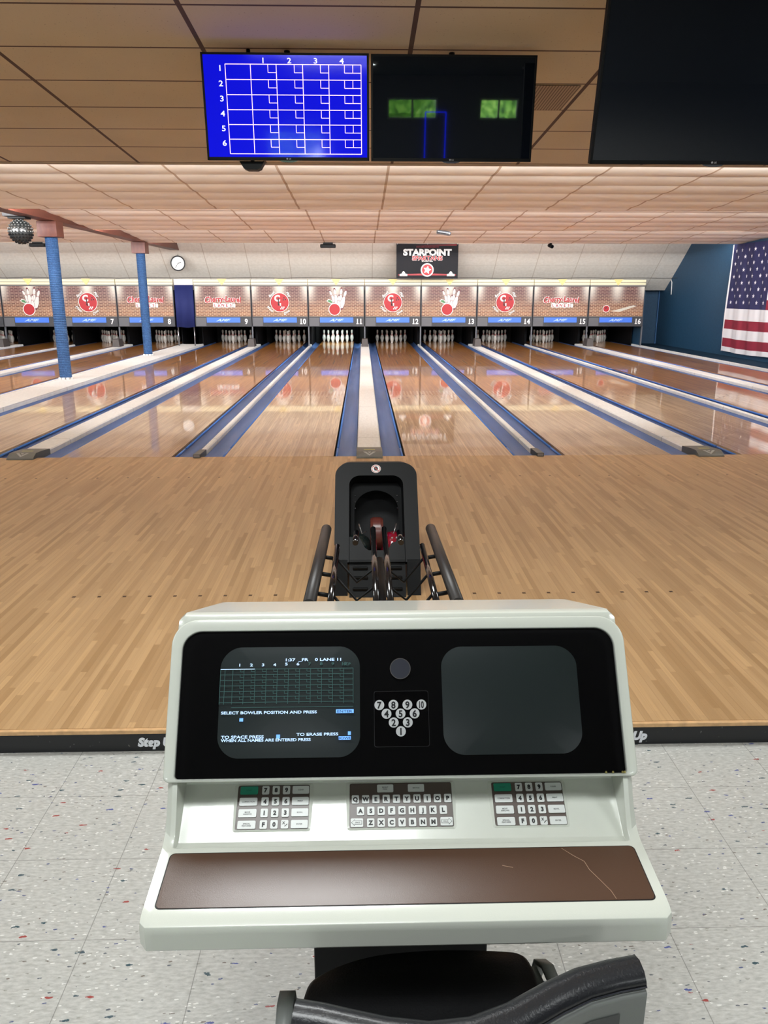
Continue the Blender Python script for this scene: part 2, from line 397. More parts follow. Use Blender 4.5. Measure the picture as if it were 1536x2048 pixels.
# walls
struct(MB().box((WR, YB, -.2), (WR+.1, 20, 3.4), M_BLUEW).build('wall_right'))
struct(MB().box((WL-.1, YB, -.2), (WL, 20, 3.4), M_BLUEW).build('wall_left'))
struct(MB().box((8.37, 18.35, -.2), (WR, 18.45, 3.0), M_BLUEW).build('wall_back_right'))
struct(MB().box((WR-.03, 18.28, -.03), (WR, 18.35, 1.62), mat('blue_corner_trim', (48, 90, 134), .5)).build('trim_3'))
struct(MB().box((WL, 20, -.2), (WR, 20.1, 3.4), M_BLK2).build('wall_back'))
struct(MB().box((8.345, 16.6, -.115), (8.37, 20, 1.60), M_BLUEW).build('wall_pit_right'))
# rear wall (behind the viewer) with two high windows and a glass entrance
YW = YB
wins = [(.52, 1.65, 2.27, 2.70), (2.59, 3.47, 2.27, 2.70)]
def rearwall():
    b = MB(); mt = mat('rear_wall_paint', (150, 152, 150), .8)
    xs = sorted({WL, WR, -2.2, -.9, .52, 1.65, 2.59, 3.47}); zs = [-.09, 1.2, 2.05, 2.27, 2.70, 3.4]
    for i in range(len(xs)-1):
        for j in range(len(zs)-1):
            x0, x1, z0, z1 = xs[i], xs[i+1], zs[j], zs[j+1]
            if any(x0 >= a-.001 and x1 <= c+.001 and z0 >= d-.001 and z1 <= e+.001 for a, c, d, e in wins+[(-2.2, -.9, -.09, 2.05)]): continue
            b.box((x0, YW-.12, z0), (x1, YW, z1), mt)
    return b
struct(rearwall().build('wall_front'))
M_PANE = bpy.data.materials.new('window_glass'); M_PANE.use_nodes = True; nt = M_PANE.node_tree; nt.nodes.clear()
out = nt.nodes.new('ShaderNodeOutputMaterial'); mx = nt.nodes.new('ShaderNodeMixShader'); tr = nt.nodes.new('ShaderNodeBsdfTransparent'); gl = nt.nodes.new('ShaderNodeBsdfGlossy')
fr = nt.nodes.new('ShaderNodeFresnel'); gl.inputs[1].default_value = .02
nt.links.new(fr.outputs[0], mx.inputs[0]); nt.links.new(tr.outputs[0], mx.inputs[1]); nt.links.new(gl.outputs[0], mx.inputs[2]); nt.links.new(mx.outputs[0], out.inputs[0])
for i, (a, c, d, e) in enumerate(wins):
    b = MB()
    for q in ((a, d, c, d+.04), (a, e-.04, c, e), (a, d, a+.04, e), (c-.04, d, c, e), ((a+c)/2-.02, d, (a+c)/2+.02, e)): b.box((q[0], YW-.08, q[1]), (q[2], YW-.03, q[3]), M_WHT)
    wo = struct(b.build('window_%d' % (i+1)))
    MB().box((a, YW-.062, d), (c, YW-.056, e), M_PANE).build('pane', wo)
b = MB()
for q in ((-2.2, -.09, -2.12, 2.05), (-.98, -.09, -.9, 2.05), (-2.2, 1.97, -.9, 2.05), (-1.59, -.09, -1.51, 2.05), (-2.2, -.09, -.9, .1)): b.box((q[0], YW-.08, q[1]), (q[2], YW-.03, q[3]), M_DGREY)
do = struct(b.build('door_1')); MB().box((-2.2, YW-.062, -.09), (-.9, YW-.056, 2.05), M_PANE).build('pane', do)

# outdoors, seen only as reflections
struct(MB().box((-14, -40, -.3), (16, YW-.2, -.12), mat('grass', (96, 130, 66), .9, var=(3, .2))).build('ground'))
M_LEAF = NT('leaves', .7); N = M_LEAF
N.put(N.b.inputs['Base Color'], N.ramp(N.noise(N.P, 6, 5), [(.3, (40, 84, 22)), (.5, (110, 164, 50)), (.7, (176, 212, 96))])); M_LEAF = N.m
for i, (x, y, r) in enumerate([(1.0, -24, 1.9), (4.6, -24, 1.9), (-2.8, -24, 2.0), (8.4, -24, 1.9)]):
    t = empty('tree', (x, y, -.12), ['round leafy tree outside, behind the wider rear window', 'broad leafy tree outside, behind the narrower rear window', 'leafy tree outside, behind the rear glass door', 'small leafy tree outside, at the far end of the row'][i], 'tree', 'trees outside the rear wall')
    MB().tube([(0, 0, 0), (.05, 0, 1.2), (0, .05, 2.2)], [.2, .15, .12], mat('bark', (86, 66, 50), .9, var=(8, .2))).build('trunk', t)
    b = MB()
    for k in range(16):
        a = random.random()*2*pi; rr = random.random()**.5*r*.65; zz = 2.0+random.random()*2.4
        b.sphere((rr*math.cos(a), rr*math.sin(a), zz), r*(.35+.2*random.random()), M_LEAF, 10)
    b.build('crown', t)

# ---- ceiling
b = MB()
def ztA(y): return 2.74+.055*(.7-y)
YA = -6.6
b.add([(WL, YA, ztA(YA)), (WR, YA, ztA(YA)), (WR, LIP[0], ztA(LIP[0])), (WL, LIP[0], ztA(LIP[0]))], [(0, 3, 2, 1)][::1], M_CEILA)
b.add([(WL, YB, ztA(YA)), (WR, YB, ztA(YA)), (WR, YA, ztA(YA)), (WL, YA, ztA(YA))], [(0, 3, 2, 1)], mat('dark_rear_ceiling', (84, 80, 76), .9))
b.box((WL, YB, 3.3), (WR, 20, 3.4), M_BLK2)
struct(b.build('ceiling'))
M_LIP = mat('lip_board', (226, 206, 184), .6)
def bay(k):
    y0, y1 = LIP[k], LIP[k+1]; z0, z1 = BAYZ[k], LIPZ
    n_y = int((y1-y0)/.0508); nx = 184; vs = []; rnd = random.Random(k+3)
    ph = {}
    for j in range(n_y+1):
        y = y0+(y1-y0)*j/n_y
        for i in range(nx+1):
            x = WL+(WR-WL)*i/nx
            ty = (y-.42)/.6096; tx = (x-.235)/1.2192; kx, ky = math.floor(tx), math.floor(ty)
            if (kx, ky) not in ph: ph[kx, ky] = (rnd.uniform(.010, .018), rnd.uniform(-.4, .4), rnd.uniform(0, 6))
            a, s_, p_ = ph[kx, ky]; u = tx-kx; v = ty-ky
            z = z0+(z1-z0)*(y-y0)/(y1-y0)-a*math.sin(pi*v)**.8*(1+s_*(u-.5))-.0012*math.sin(u*7+p_)*math.sin(pi*v)
            if j == n_y: z = z1
            vs.append((x, y, z))
    fs = [(j*(nx+1)+i, (j+1)*(nx+1)+i, (j+1)*(nx+1)+i+1, j*(nx+1)+i+1) for j in range(n_y) for i in range(nx)]
    b = MB(); b.add(vs, fs, M_CEILB, None, True)
    # lip board standing up behind the previous bay
    b.box((WL, y0-.02, LIPZ-.012), (WR, y0, 3.05), M_LIP)
    struct(b.build('ceiling'))
for k in range(3): bay(k)
b = MB().box((WL, LIP[3]-.02, LIPZ-.012), (WR, LIP[3], 3.1), M_LIP)
pr = [(LIP[3], 3.0), (15.9, 2.99), (16.06, 2.965)]
for t in range(1, 10): pr.append((16.06+(17.87-16.06)*t/9, 2.965+(1.65-2.965)*t/9-.02*math.sin(pi*t/9)))
pr += [(17.9, 1.63), (18.4, 1.63)]
vs = [(x, y, z) for (y, z) in pr for x in (WL, WR)]
b.add(vs, [(2*i, 2*i+2, 2*i+3, 2*i+1) for i in range(len(pr)-1)], M_CEILC, None, False)
struct(b.build('ceiling'))
# wall plate above the flat concourse ceiling closes the void
# beam and capitals
bo = MB().box((-5.57, LIP[0], 2.722), (-5.31, 16.86, 3.0), M_BEAM)
bo = struct(bo.build('trim_4'))

# ================================================================== LANES
LW = 1.0541
edges = {}
x = .35
edges[12] = (.35, .35+LW); edges[13] = (1.919, 1.919+LW); edges[14] = (3.673, 3.673+LW); edges[15] = (5.242, 5.242+LW); edges[16] = (6.996, 6.996+LW)
edges[11] = (-.35-LW, -.35); edges[10] = (-1.919-LW, -1.919); edges[9] = (-3.673-LW, -3.673)
G89 = .59
edges[8] = (-5.242-G89-LW, -5.242-G89); edges[7] = (edges[8][0]-.70-LW, edges[8][0]-.70); edges[6] = (edges[7][0]-.515-LW, edges[7][0]-.515); edges[5] = (edges[6][0]-.70-LW, edges[6][0]-.70)
LEN = 19.3
NW = dict(zip(range(5, 17), 'five six seven eight nine ten eleven twelve thirteen fourteen fifteen sixteen'.split()))
# gaps: (left, right, kind)
gaps = [(edges[n][1], edges[n+1][0], n) for n in range(5, 16)]
gw = .222
M_RAIL = mat('blue_rail', (66, 112, 184), .5, spec=.3)
for n in range(5, 17):
    a, c = edges[n]; mid = (a+c)/2
    t = empty('bowling_lane', (mid, 0, 0), 'polished wooden lane running to the rack under the number %s' % NW[n], 'bowling lane', 'bowling lanes')
    b = MB().box((a, .004, -.05), (c, LEN, 0), M_LANE)
    # dark range dashes and dots let into the boards
    for dx, y0, y1 in ((-.27, 12.25, 13.2), (.27, 12.25, 13.2), (-.15, 10.45, 11.35), (.15, 10.45, 11.35)):
        b.box((mid+dx-.011, y0, 0), (mid+dx+.011, y1, .0006), M_INK)
    for k in range(-3, 4):
        b.box((mid+k*.133-.009, 4.85-abs(k)*.17-.03, 0), (mid+k*.133+.009, 4.85-abs(k)*.17+.03, .0006), mat('brown_dot', (70, 44, 26), .5))
    b.build('lane_bed', t, origin=(0, 0, 0)).location = (0, 0, 0)
    t.children[-1].matrix_parent_inverse = Matrix.Translation((mid, 0, 0)).inverted()
    for sd, xe in ((-1, a), (1, c)):
        # gutter trough next to the lane
        prof = []
        for k in range(9):
            u = k/8; xx = xe+sd*(.012+u*(gw-.014)); zz = -.028-.062*math.sin(pi*u)**.6
            prof.append((xx, zz))
        vs = [(p[0], yy, p[1]) for yy in (.004, LEN) for p in prof]
        fs = [(i, i+1, i+10, i+9) for i in range(8)]
        if sd < 0: fs = [f[::-1] for f in fs]
        g = MB(); g.add(vs, fs, M_GUT, None, True); g = g.build('gutter', t); g.matrix_parent_inverse = Matrix.Translation((mid, 0, 0)).inverted()
        r = MB()
        for y0, y1 in ((.02, .5), (.53, 9.2), (9.23, 16.2)):
            r.tube([(xe+sd*.026, y0, -.022), (xe+sd*.026, y1, -.022)], .0125, M_RAIL, 8)
        r = r.build('bumper_rail', t); r.matrix_parent_inverse = Matrix.Translation((mid, 0, 0)).inverted()

def between(p, q): return 'between lanes %s and %s' % (NW[p], NW[q])
for (xl, xr, n) in gaps:
    wide = (n % 2 == 1) and xr-xl < .8
    a, c = xl+.228, xr-.228; mid = (a+c)/2; colgap = xr-xl > .9
    nm = 'wide' if wide else ('very wide column-bearing' if colgap else 'narrow')
    t = empty('lane_divider', (mid, 0, 0), '%s white capped divider %s' % (nm, between(n, n+1)), 'lane divider', 'white dividers between the lanes')
    inv = Matrix.Translation((mid, 0, 0)).inverted()
    def bd(b, name, **k):
        o = b.build(name, t, **k); o.matrix_parent_inverse = inv; return o
    if wide:
        bd(MB().prism([(a, -.11), (c, -.11), (c, .012), (c-.012, .024), (a+.012, .024), (a, .012)], .30, 17.3, M_CAP), 'cap')
        e = MB().prism([(0.32, -.11), (.32, .028), (.10, .046), (-.02, .050), (-.09, .022), (-.11, 0.002), (-.11, .0), (0, -.0), (0, -.11)], a-.004, c+.004, M_GRCAP, 'x')
        e = bd(e, 'end_cap', bevel=.004)
        # pale V emblem on the sloping nose and yellow tag on top
        p = MB(); zf = lambda y: .050+(y+.02)/(-.07)*(-.028)+.0008
        def onf(pts, mt):
            p.add([(mid+u, -.02-.07*v, zf(-.02-.07*v)) for u, v in pts], [list(range(len(pts)))], mt)
        onf([(-.062, .05), (-.032, .05), (0, .62), (.032, .05), (.062, .05), (.0, .98)][::-1], M_GRCAPL)
        onf([(-.018, .05), (.0, .42), (.018, .05)], M_GRCAPL)
        p.add([(mid-.055, .07, .0485), (mid+.055, .07, .0485), (mid+.055, .11, .0465), (mid-.055, .11, .0465)], [(0, 1, 2, 3)], M_YEL)
        bd(p, 'emblem')
        h = MB(); hb = []
        h.add([(mid-.105, 16.0, .0245), (mid+.105, 16.0, .0245), (mid+.105, 16.45, .0245), (mid-.105, 16.45, .0245), (mid-.082, 16.03, .245), (mid+.082, 16.03, .245), (mid+.082, 16.40, .245), (mid-.082, 16.40, .245)],
              [(0, 3, 2, 1), (4, 5, 6, 7), (0, 1, 5, 4), (1, 2, 6, 5), (2, 3, 7, 6), (3, 0, 4, 7)], mat('hood_grey', (78, 72, 70), .7))
        tag(h.build('ball_lift_cover', bevel=.01), 'small grey box at the far end of the divider %s' % between(n, n+1), 'cover', 'grey covers at the far ends of the dividers')
    elif colgap:
        bd(MB().prism([(a, -.11), (c, -.11), (c, .012), (c-.012, .026), (a+.012, .026), (a, .012)], .05, 17.3, M_CAP), 'cap')
        bd(MB().box((a, .05, .022), (a+.05, 17.3, .034), M_CAP).box((c-.05, .05, .022), (c, 17.3, .034), M_CAP), 'edge_strip')
    else:
        bd(MB().prism([(mid-.03, -.11), (mid+.03, -.11), (mid+.03, .006), (mid+.02, .018), (mid-.02, .018), (mid-.03, .006)], .10, 17.3, M_CAP), 'cap')
        e = MB().prism([(.26, -.11), (.26, .024), (.0, .034), (-.05, .03), (-.06, .001), (0, 0), (0, -.11)], mid-.034, mid+.034, M_GRCAP, 'x')
        e.box((mid-.034, -.0565, .001), (mid+.034, -.015, .036), M_GRCAP)
        bd(e, 'end_cap', bevel=.004)
        bd(MB().box((mid-.028, -.0575, .006), (mid+.028, -.056, .030), M_STEEL), 'nose_plate')
# outer divider of lane 16
xr = 8.312
t = empty('lane_divider', (xr, 0, 0), 'white capped divider along the aisle, right of lane 16', 'lane divider', 'white dividers between the lanes')
o = MB().prism([(xr, -.115), (xr+.06, -.115), (xr+.06, .02), (xr, .02)], .05, 18.2, M_CAP).build('cap', t); o.matrix_parent_inverse = Matrix.Translation((xr, 0, 0)).inverted()
xl = edges[5][0]-gw
MBl = MB().box((WL+.02, 0, -.11), (xl-.02, 17.3, .0), M_CAP).build('lane_divider'); tag(MBl, 'white capped strip beyond the leftmost lane at the left wall', 'lane divider', 'white dividers between the lanes')

# columns
for i, (x, y) in enumerate(((-5.455, 7.05), (-5.455, 12.75))):
    t = empty('column', (x, y, .026), ['near blue rope-wrapped column standing on the white divider by lane 8', 'far blue rope-wrapped column standing on the white divider by lane 8'][i], 'column', 'blue wrapped columns under the red beam')
    MB().lathe([(.105, .03), (.105, 2.48)], M_ROPE, 28).build('shaft', t)
    MB().box((-.165, -.17, 2.435), (.165, .17, 2.692), M_BEAM).build('capital', t, bevel=.004)
    q = MB()
    for dx, dy in ((-.07, -.1), (0, -.12), (.07, -.1), (.1, 0), (-.1, 0)): q.box((dx-.025, dy-.025, 0), (dx+.025, dy+.025, .035), M_WHT)
    q.build('base_collar', t, bevel=.006)

# ================================================================== PINS
M_PIN = mat('pin_white', (226, 226, 222), .25, coat=.5); M_PINR = mat('pin_red', (196, 44, 48), .35)
PP = [(.0258, 0), (.0286, .006), (.0372, .03), (.0530, .0800), (.0605, .114), (.0590, .145), (.0500, .186), (.0340, .226, M_PINR), (.0275, .238, M_PIN), (.0240, .250, M_PINR), (.0228, .262, M_PIN), (.0235, .276), (.0290, .305), (.0323, .335), (.0300, .358), (.0200, .374), (.0001, .381)]
pb = MB().lathe([(.0001, 0), (.0258, 0)], M_PIN, 20); pb.lathe(PP, M_PIN, 20)
pin0 = None
spots = [(0, 0, 'the front of the rack'), (-1, 1, 'the second row, left'), (1, 1, 'the second row, right'), (-2, 2, 'the third row, left'), (0, 2, 'the third row, centre'), (2, 2, 'the third row, right'),
         (-3, 3, 'the back row, far left'), (-1, 3, 'the back row, centre left'), (1, 3, 'the back row, centre right'), (3, 3, 'the back row, far right')]
for n in range(5, 17):
    mid = sum(edges[n])/2
    for (k, r, nm) in spots:
        if pin0 is None: p = pin0 = pb.build('bowling_pin')
        else: p = pin0.copy(); COL.objects.link(p)
        p.location = (mid+k*.1524, 18.29+r*.264, .0005); p.rotation_euler = (0, 0, random.random()*6)
        tag(p, 'white red-striped pin on lane %s at %s' % (NW[n], nm), 'bowling pin', 'racked bowling pins')

# pits: black kickbacks, curtain and a lamp above each rack
MZ0, MZ1 = .575, 1.905
YM = 16.45
MID = {n: (n-11.5)*1.6615-(G89 if n < 9 else 0) for n in range(5, 17)}
M_KICK = mat('kickback_black', (10, 10, 13), .7, spec=.15); M_PITC = mat('pit_curtain', (10, 10, 13), .95, spec=.05, bump=(12, .8))
for n in range(5, 17):
    mid = MID[n]; u0, u1 = mid-.83, mid+.83
    t = empty('pit_enclosure', (mid, 16.6, -.1), 'black pin pit enclosure behind the pins of lane %s' % NW[n], 'pin pit', 'black pin pits')
    inv = Matrix.Translation((mid, 16.6, -.1)).inverted()
    for k0, k1 in ((u0+.004, u0+.030), (u1-.030, u1-.004)):
        o = MB().box((k0, 17.32, -.11), (k1, 19.7, .8), M_KICK).build('kickback', t); o.matrix_parent_inverse = inv
    cb = MB(); nx = 40; vs = []
    for i in range(nx+1):
        xx = u0+.2+(1.66-.4)*i/nx; yy = 19.75+.03*math.sin(i*.9+n)
        vs += [(xx, yy, -.1), (xx, yy, 1.2)]
    cb.add(vs, [(2*i, 2*i+2, 2*i+3, 2*i+1) for i in range(nx)], M_PITC, None, True)
    o = cb.build('curtain', t); o.matrix_parent_inverse = inv
    lp = MB().box((mid-.45, 17.35, .86), (mid+.45, 17.45, .90), M_WHT).box((mid-.8, 17.38, .90), (mid+.8, 17.42, .94), M_BLK).build('pin_lamp', t); lp.matrix_parent_inverse = inv
    area('pin_lamp_light', (mid, 17.4, .85), (0, .75, -.62), .85, .06, PIT_ON_W if n == 11 else PIT_W, (.86, 1, .96) if n == 11 else (1, .95, .88))

# ================================================================== MASKING UNITS
def em_pins(b):
    """fan of white pins with a red cherry ball and a green leaf"""
    def pin(cx, cz, h, rot, y):
        pr_ = [(.0, 0), (.30, .05), (.38, .3), (.22, .58), (.14, .66), (.20, .85), (.12, .98), (0, 1.0)]
        for sc_, mt, dy in ((1.13, mat('maroon_outline', (96, 34, 40), .5), 0), (.95, mat('pin_print', (208, 204, 198), .5), -.0008)):
            pts = [(x*.36*sc_, (z-.5)*sc_+.5) for x, z in pr_]+[(-x*.36*sc_, (z-.5)*sc_+.5) for x, z in pr_[1:-1]][::-1]
            pts = [((x*h)*math.cos(rot)-(z*h)*math.sin(rot)+cx, (x*h)*math.sin(rot)+(z*h)*math.cos(rot)+cz) for x, z in pts]
            b.poly(pts, y+dy, mt)
        nx_, nz_ = cx-math.sin(rot)*h*.67, cz+math.cos(rot)*h*.67
        b.line((nx_-.022*math.cos(rot), nz_-.022*math.sin(rot)), (nx_+.022*math.cos(rot), nz_+.022*math.sin(rot)), .012, y-.001, M_RED)
    pin(.0, -.08, .44, .46, -.002); pin(.03, -.12, .49, .17, -.004); pin(.09, -.14, .52, -.13, -.006); pin(.12, -.20, .55, -.32, -.008); pin(.05, -.24, .42, -.08, -.010)
    bx = -.055; b.disc((bx, -.012, -.22), .178, M_WHITE); b.disc((bx, -.013, -.22), .158, M_RED)
    for q in ((.03, -.14), (.07, -.16), (.045, -.18)): b.disc((q[0]+bx, -.014, q[1]), .012, M_DKRED, 8)
    b.poly([(-.29, .02), (-.23, .075), (-.14, .05), (-.08, -.065), (-.19, -.045)], -.0125, M_WHITE)
    b.poly([(-.265, .018), (-.22, .055), (-.15, .036), (-.10, -.045), (-.19, -.03)], -.0135, M_GREEN)
def em_ball(b):
    b.disc((.0, -.002, -.02), .275, M_WHITE, 32); b.disc((0, -.003, -.02), .262, M_RED, 32)
    b.text('C', (-.07, .10), .17, -.004, M_WHITE, bold=.05); b.line((-.035, .10), (-.035, -.10), .032, -.005, M_INK); b.line((-.05, -.09), (.05, -.12), .03, -.005, M_INK)
    for q in ((.02, -.10), (.06, -.16), (.03, -.2), (.09, -.2), (.02, -.06), (.12, -.16)): b.poly([(q[0]-.018, q[1]-.018), (q[0]+.018, q[1]-.018), (q[0]+.018, q[1]+.018), (q[0]-.018, q[1]+.018)], -.006, M_WHITE)
    for q in ((.13, .11), (.17, .06), (.11, .05)): b.disc((q[0], -.005, q[1]), .02, M_INK, 10)
    for wd, x, z, r in (('Bowl', -.22, .21, .75), ('Play', .27, .20, -.85), ('Meet', -.27, -.21, -.75), ('Dine', .20, -.30, .65)):
        b.text(wd, (x, z), .075, -.007, M_INK, bold=.03, shear=.25, rot=r); b.text(wd, (x-.004, z+.004), .075, -.008, M_WHITE, bold=.015, shear=.25, rot=r)
def em_text(b):
    b.text('Cherry-Laurel', (0, .085), .165, -.003, M_WHITE, sx=.80, bold=.065, shear=.15, arch=.12)
    b.text('Cherry-Laurel', (.008, .085), .165, -.006, M_RED, sx=.80, bold=.032, shear=.15, arch=.12)
    for i, ch in enumerate('LANES'):
        x = -.23+i*.115; z = -.10-.01*(i % 2)
        b.poly(rrect(x-.056, z-.06, x+.056, z+.06, .012, 2), -.005, M_WHITE); b.text(ch, (x, z), .08, -.006, M_DKRED, bold=.035, rot=(.08 if i % 2 else -.06))
    b.poly(rrect(.30, -.17, .36, -.05, .02, 2), -.0055, M_WHITE)
def em_plain(b): pass
def em_lane(b):
    # the running animal of the print is left out: ball and pale lane plank remain
    b.poly([(-.14, -.27), (.10, -.29), (.62, -.12), (.50, -.10)], -.002, mat('pale_plank', (196, 190, 176), .5))
    b.disc((-.30, -.003, -.20), .105, M_WHITE); b.disc((-.30, -.004, -.20), .09, M_RED)
    for q in ((-.33, -.17), (-.30, -.16), (-.31, -.20)): b.disc((q[0], -.005, q[1]), .014, M_INK, 8)
EM = {5: em_plain, 6: em_pins, 7: em_ball, 8: em_text, 9: em_text, 10: em_ball, 11: em_pins, 12: em_ball, 13: em_pins, 14: em_ball, 15: em_text, 16: em_lane}
DESC = {em_plain: 'a plain brick print', em_pins: 'white pins and a red ball with a leaf', em_ball: 'a red ball badge ringed by words', em_text: 'red and white Cherry-Laurel lettering', em_lane: 'a red ball rolling on a pale plank'}
for n in range(5, 17):
    mid = MID[n]; t = empty('masking_unit', (mid, YM, MZ0), 'mask panel numbered %s with %s over bricks' % (NW[n], DESC[EM[n]]), 'masking unit', 'brick printed mask panels above the pins')
    z = lambda v: v-MZ0
    o = MB().box((-.822, 0, z(.87)), (.822, .06, z(1.745)), M_DGREY).build('frame', t)
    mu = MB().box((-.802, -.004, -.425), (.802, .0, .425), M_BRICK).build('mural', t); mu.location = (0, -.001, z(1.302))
    b = MB(); EM[n](b)
    if b.v: e = b.build('emblem', t); e.location = (0, -.007, z(1.295))
    lf = MB().box((-.822, -.03, z(.585)), (.822, .06, z(.868)), M_DGREY)
    lf.build('lower_fascia', t)
    MB().box((-.80, -.034, z(.60)), (-.51, -.03, z(.835)), M_MGREY).build('access_panel', t)
    g = MB()
    for i in range(40): g.box((-.49+i*.0245, -.036, z(.60)), (-.478+i*.0245, -.03, z(.69)), M_DGREY)
    g.build('grille', t)
    s_ = MB().box((-.49, -.044, z(.70)), (.49, -.03, z(.845)), M_SIGNB).build('blue_sign', t)
    MB().text('AMF', (0, z(.772)), .07, -.0455, mat('pale_blue_print', (168, 198, 244), .4), sx=1.9, bold=.03, shear=.5).build('logo', s_)
    nb = MB(); cs = str(n)
    for i_, ch_ in enumerate(cs):
        x_ = .665+(i_-(len(cs)-1)/2)*.098
        nb.text(ch_, (x_, z(.735)), .15, -.032, M_WHITE, sx=.86, bold=.032)
        if ch_ == '1': nb.poly([(x_-.034, z(.655)), (x_+.040, z(.655)), (x_+.040, z(.672)), (x_-.034, z(.672))], -.0322, M_WHITE)
    nb.build('lane_number', t)
    st = MB().box((-.822, -.02, z(1.775)), (.822, .05, z(1.92)), M_CREAMS)
    st = st.build('top_strip', t)
    q = MB().box((-.822, -.024, z(1.838)), (.822, -.0195, z(1.85)), mat('brown_line', (70, 54, 44), .5)).build('dark_line', st)
    MB().prism([(-.135, z(1.935)), (.135, z(1.935)), (0, z(1.755))], -.036, -.025, M_POINT).build('pointer', t)
    MB().box((-.822, -.005, z(1.743)), (.822, .06, z(1.776)), mat('grey_rail', (118, 114, 108), .5)).build('rail', t)
# posts between the masks (thin dark posts down to the dividers)
for i in range(12):
    n = 5+i; xx = MID[n]+.83
    if n == 8: continue
    o = MB().box((xx-.018, YM+.02, .02), (xx+.018, YM+.08, .60), mat('post_steel', (92, 94, 100), .4)).build('support_post')
    tag(o, 'thin steel post under the mask edge right of number %s' % NW[n], 'post', 'posts under the mask panels')
# blue cloth in the column gap
xg = MID[8]+.83; xh = MID[9]-.83
b = MB(); nx = 16; vs = []
for i in range(nx+1):
    xx = xg+.03+(xh-xg-.05)*i/nx; yy = YM+.02+.012*math.sin(i*.8)
    vs += [(xx, yy, .56+.01*math.sin(i*.5)), (xx, yy, 1.765)]
b.add(vs, [(2*i, 2*i+2, 2*i+3, 2*i+1) for i in range(nx)], M_BFAB, None, True)
o = b.build('blue_curtain'); so = o.modifiers.new('s', 'SOLIDIFY'); so.thickness = .01
tag(o, 'navy blue cloth panel hanging between mask 8 and mask 9', 'curtain')
o = MB().box((xg+.02, YM+.05, 1.765), (xh-.02, YM+.09, 1.93), M_CEILC).build('trim_5'); struct(o)
for xx, nm in ((xg+.06, 'left'), (xh-.06, 'right')):
    o = MB().tube([(xx, YM+.05, .03), (xx, YM+.05, .57)], .02, M_STEEL, 10).build('support_post')
    tag(o, 'steel leg below the %s edge of the navy cloth panel' % nm, 'post', 'legs under the navy cloth panel')
# dark space over the masks and drooping cable
pts = []
for i in range(220):
    xx = -12+i*.097; ph_ = (xx-.83) / 1.6; pts.append((xx, YM-.0+.02, 1.955+.022*abs(math.sin(pi*ph_))+.004*math.sin(xx*3)))
tag(MB().tube(pts, .007, mat('dark_cable', (52, 50, 44), .6), 6).build('cable'), 'thin dark cable draped along the tops of the mask panels', 'cable')
o = MB().tube([(9.40, 17.40, 1.95), (9.40, 17.3, 1.86), (9.405, 17.28, 1.5)], .016, M_WHT, 8).build('cord')
tag(o, 'short white cord dangling on the blue wall', 'cord')

# clock
t = empty('wall_clock', (-5.39, 16.48, 2.365), 'round white clock with a thin black rim above the navy cloth', 'clock')
MB().lathe([(.0001, 0), (.19, 0)], M_WHITE, 40, Matrix.Translation((0, -.012, 0)) @ Matrix.Rotation(pi/2, 4, 'X')).build('dial', t)
MB().tube([(.198*math.cos(k*pi/24), -.02, .198*math.sin(k*pi/24)) for k in range(49)], .018, M_INK, 10).build('rim', t)
b = MB()
for k in range(12):
    a = k*pi/6; b.line((.15*math.sin(a), .15*math.cos(a)), (.172*math.sin(a), .172*math.cos(a)), .006, -.016, M_MGREY)
b.build('hour_marks', t)
a1, a2 = math.radians(75), math.radians(212)
MB().line((0, 0), (.10*math.sin(a1), .10*math.cos(a1)), .020, -.018, M_INK).build('hour_hand', t)
MB().line((0, 0), (.15*math.sin(a2), .15*math.cos(a2)), .014, -.020, M_INK).build('minute_hand', t)
MB().tube([(0, .02, .2), (0, .05, .32)], .004, M_INK, 6).build('hook', t)

# team banner
t = empty('banner', (1.80, 16.06, 1.945), 'black STARPOINT SPARTANS banner hanging above masks 12 and 13', 'banner')
b = MB(); nx = 24
vs = []
for i in range(nx+1):
    xx = -.885+1.77*i/nx
    for j in range(2): vs.append((xx, .006*math.sin(i*.7)+(.0 if j else .01), j*.95-(.008*math.sin(i/nx*pi) if j else 0)))
b.add(vs, [(2*i, 2*i+2, 2*i+3, 2*i+1) for i in range(nx)], mat('banner_black', (36, 36, 39), .7, spec=.15), None, True)
b.build('cloth', t)
b = MB(); Y0 = -.008
b.text('CHERRY-LAUREL IS THE PROUD HOME OF THE', (0, .862), .024, Y0, M_RED, sx=.92, bold=.01)
b.text('STARPOINT', (0, .72), .165, Y0, M_WHITE, sx=1.13, bold=.055)
b.text('SPARTANS', (0, .562), .12, Y0-.001, M_WHITE, sx=1.10, bold=.06); b.text('SPARTANS', (0, .562), .12, Y0-.003, M_RED, sx=1.10, bold=.028)
b.text('BOWLING TEAM', (0, .473), .03, Y0, M_WHITE, sx=1.0, bold=.02)
b.add([(-.83, Y0+.001, .085), (.83, Y0+.001, .085), (.83, Y0+.001, .11), (0, Y0+.001, .145), (-.83, Y0+.001, .11)], [(0, 1, 2, 3, 4)], M_DKRED)
b.add([(-.4, Y0+.001, .905), (.83, Y0+.001, .905), (.83, Y0+.001, .93), (.2, Y0+.001, .915)], [(0, 1, 2, 3)], M_DKRED)
b.disc((0, Y0, .235), .185, M_WHITE, 36); b.ring((0, Y0-.001, .235), .125, .15, M_RED, 36); b.disc((0, Y0-.001, .235), .125, M_RED, 30)
star = [(r_*math.sin(k*pi/5+.2), .235+r_*math.cos(k*pi/5+.2)) for k in range(10) for r_ in ((.12 if k % 2 == 0 else .06),)]
b.poly(star, Y0-.002, M_WHITE)
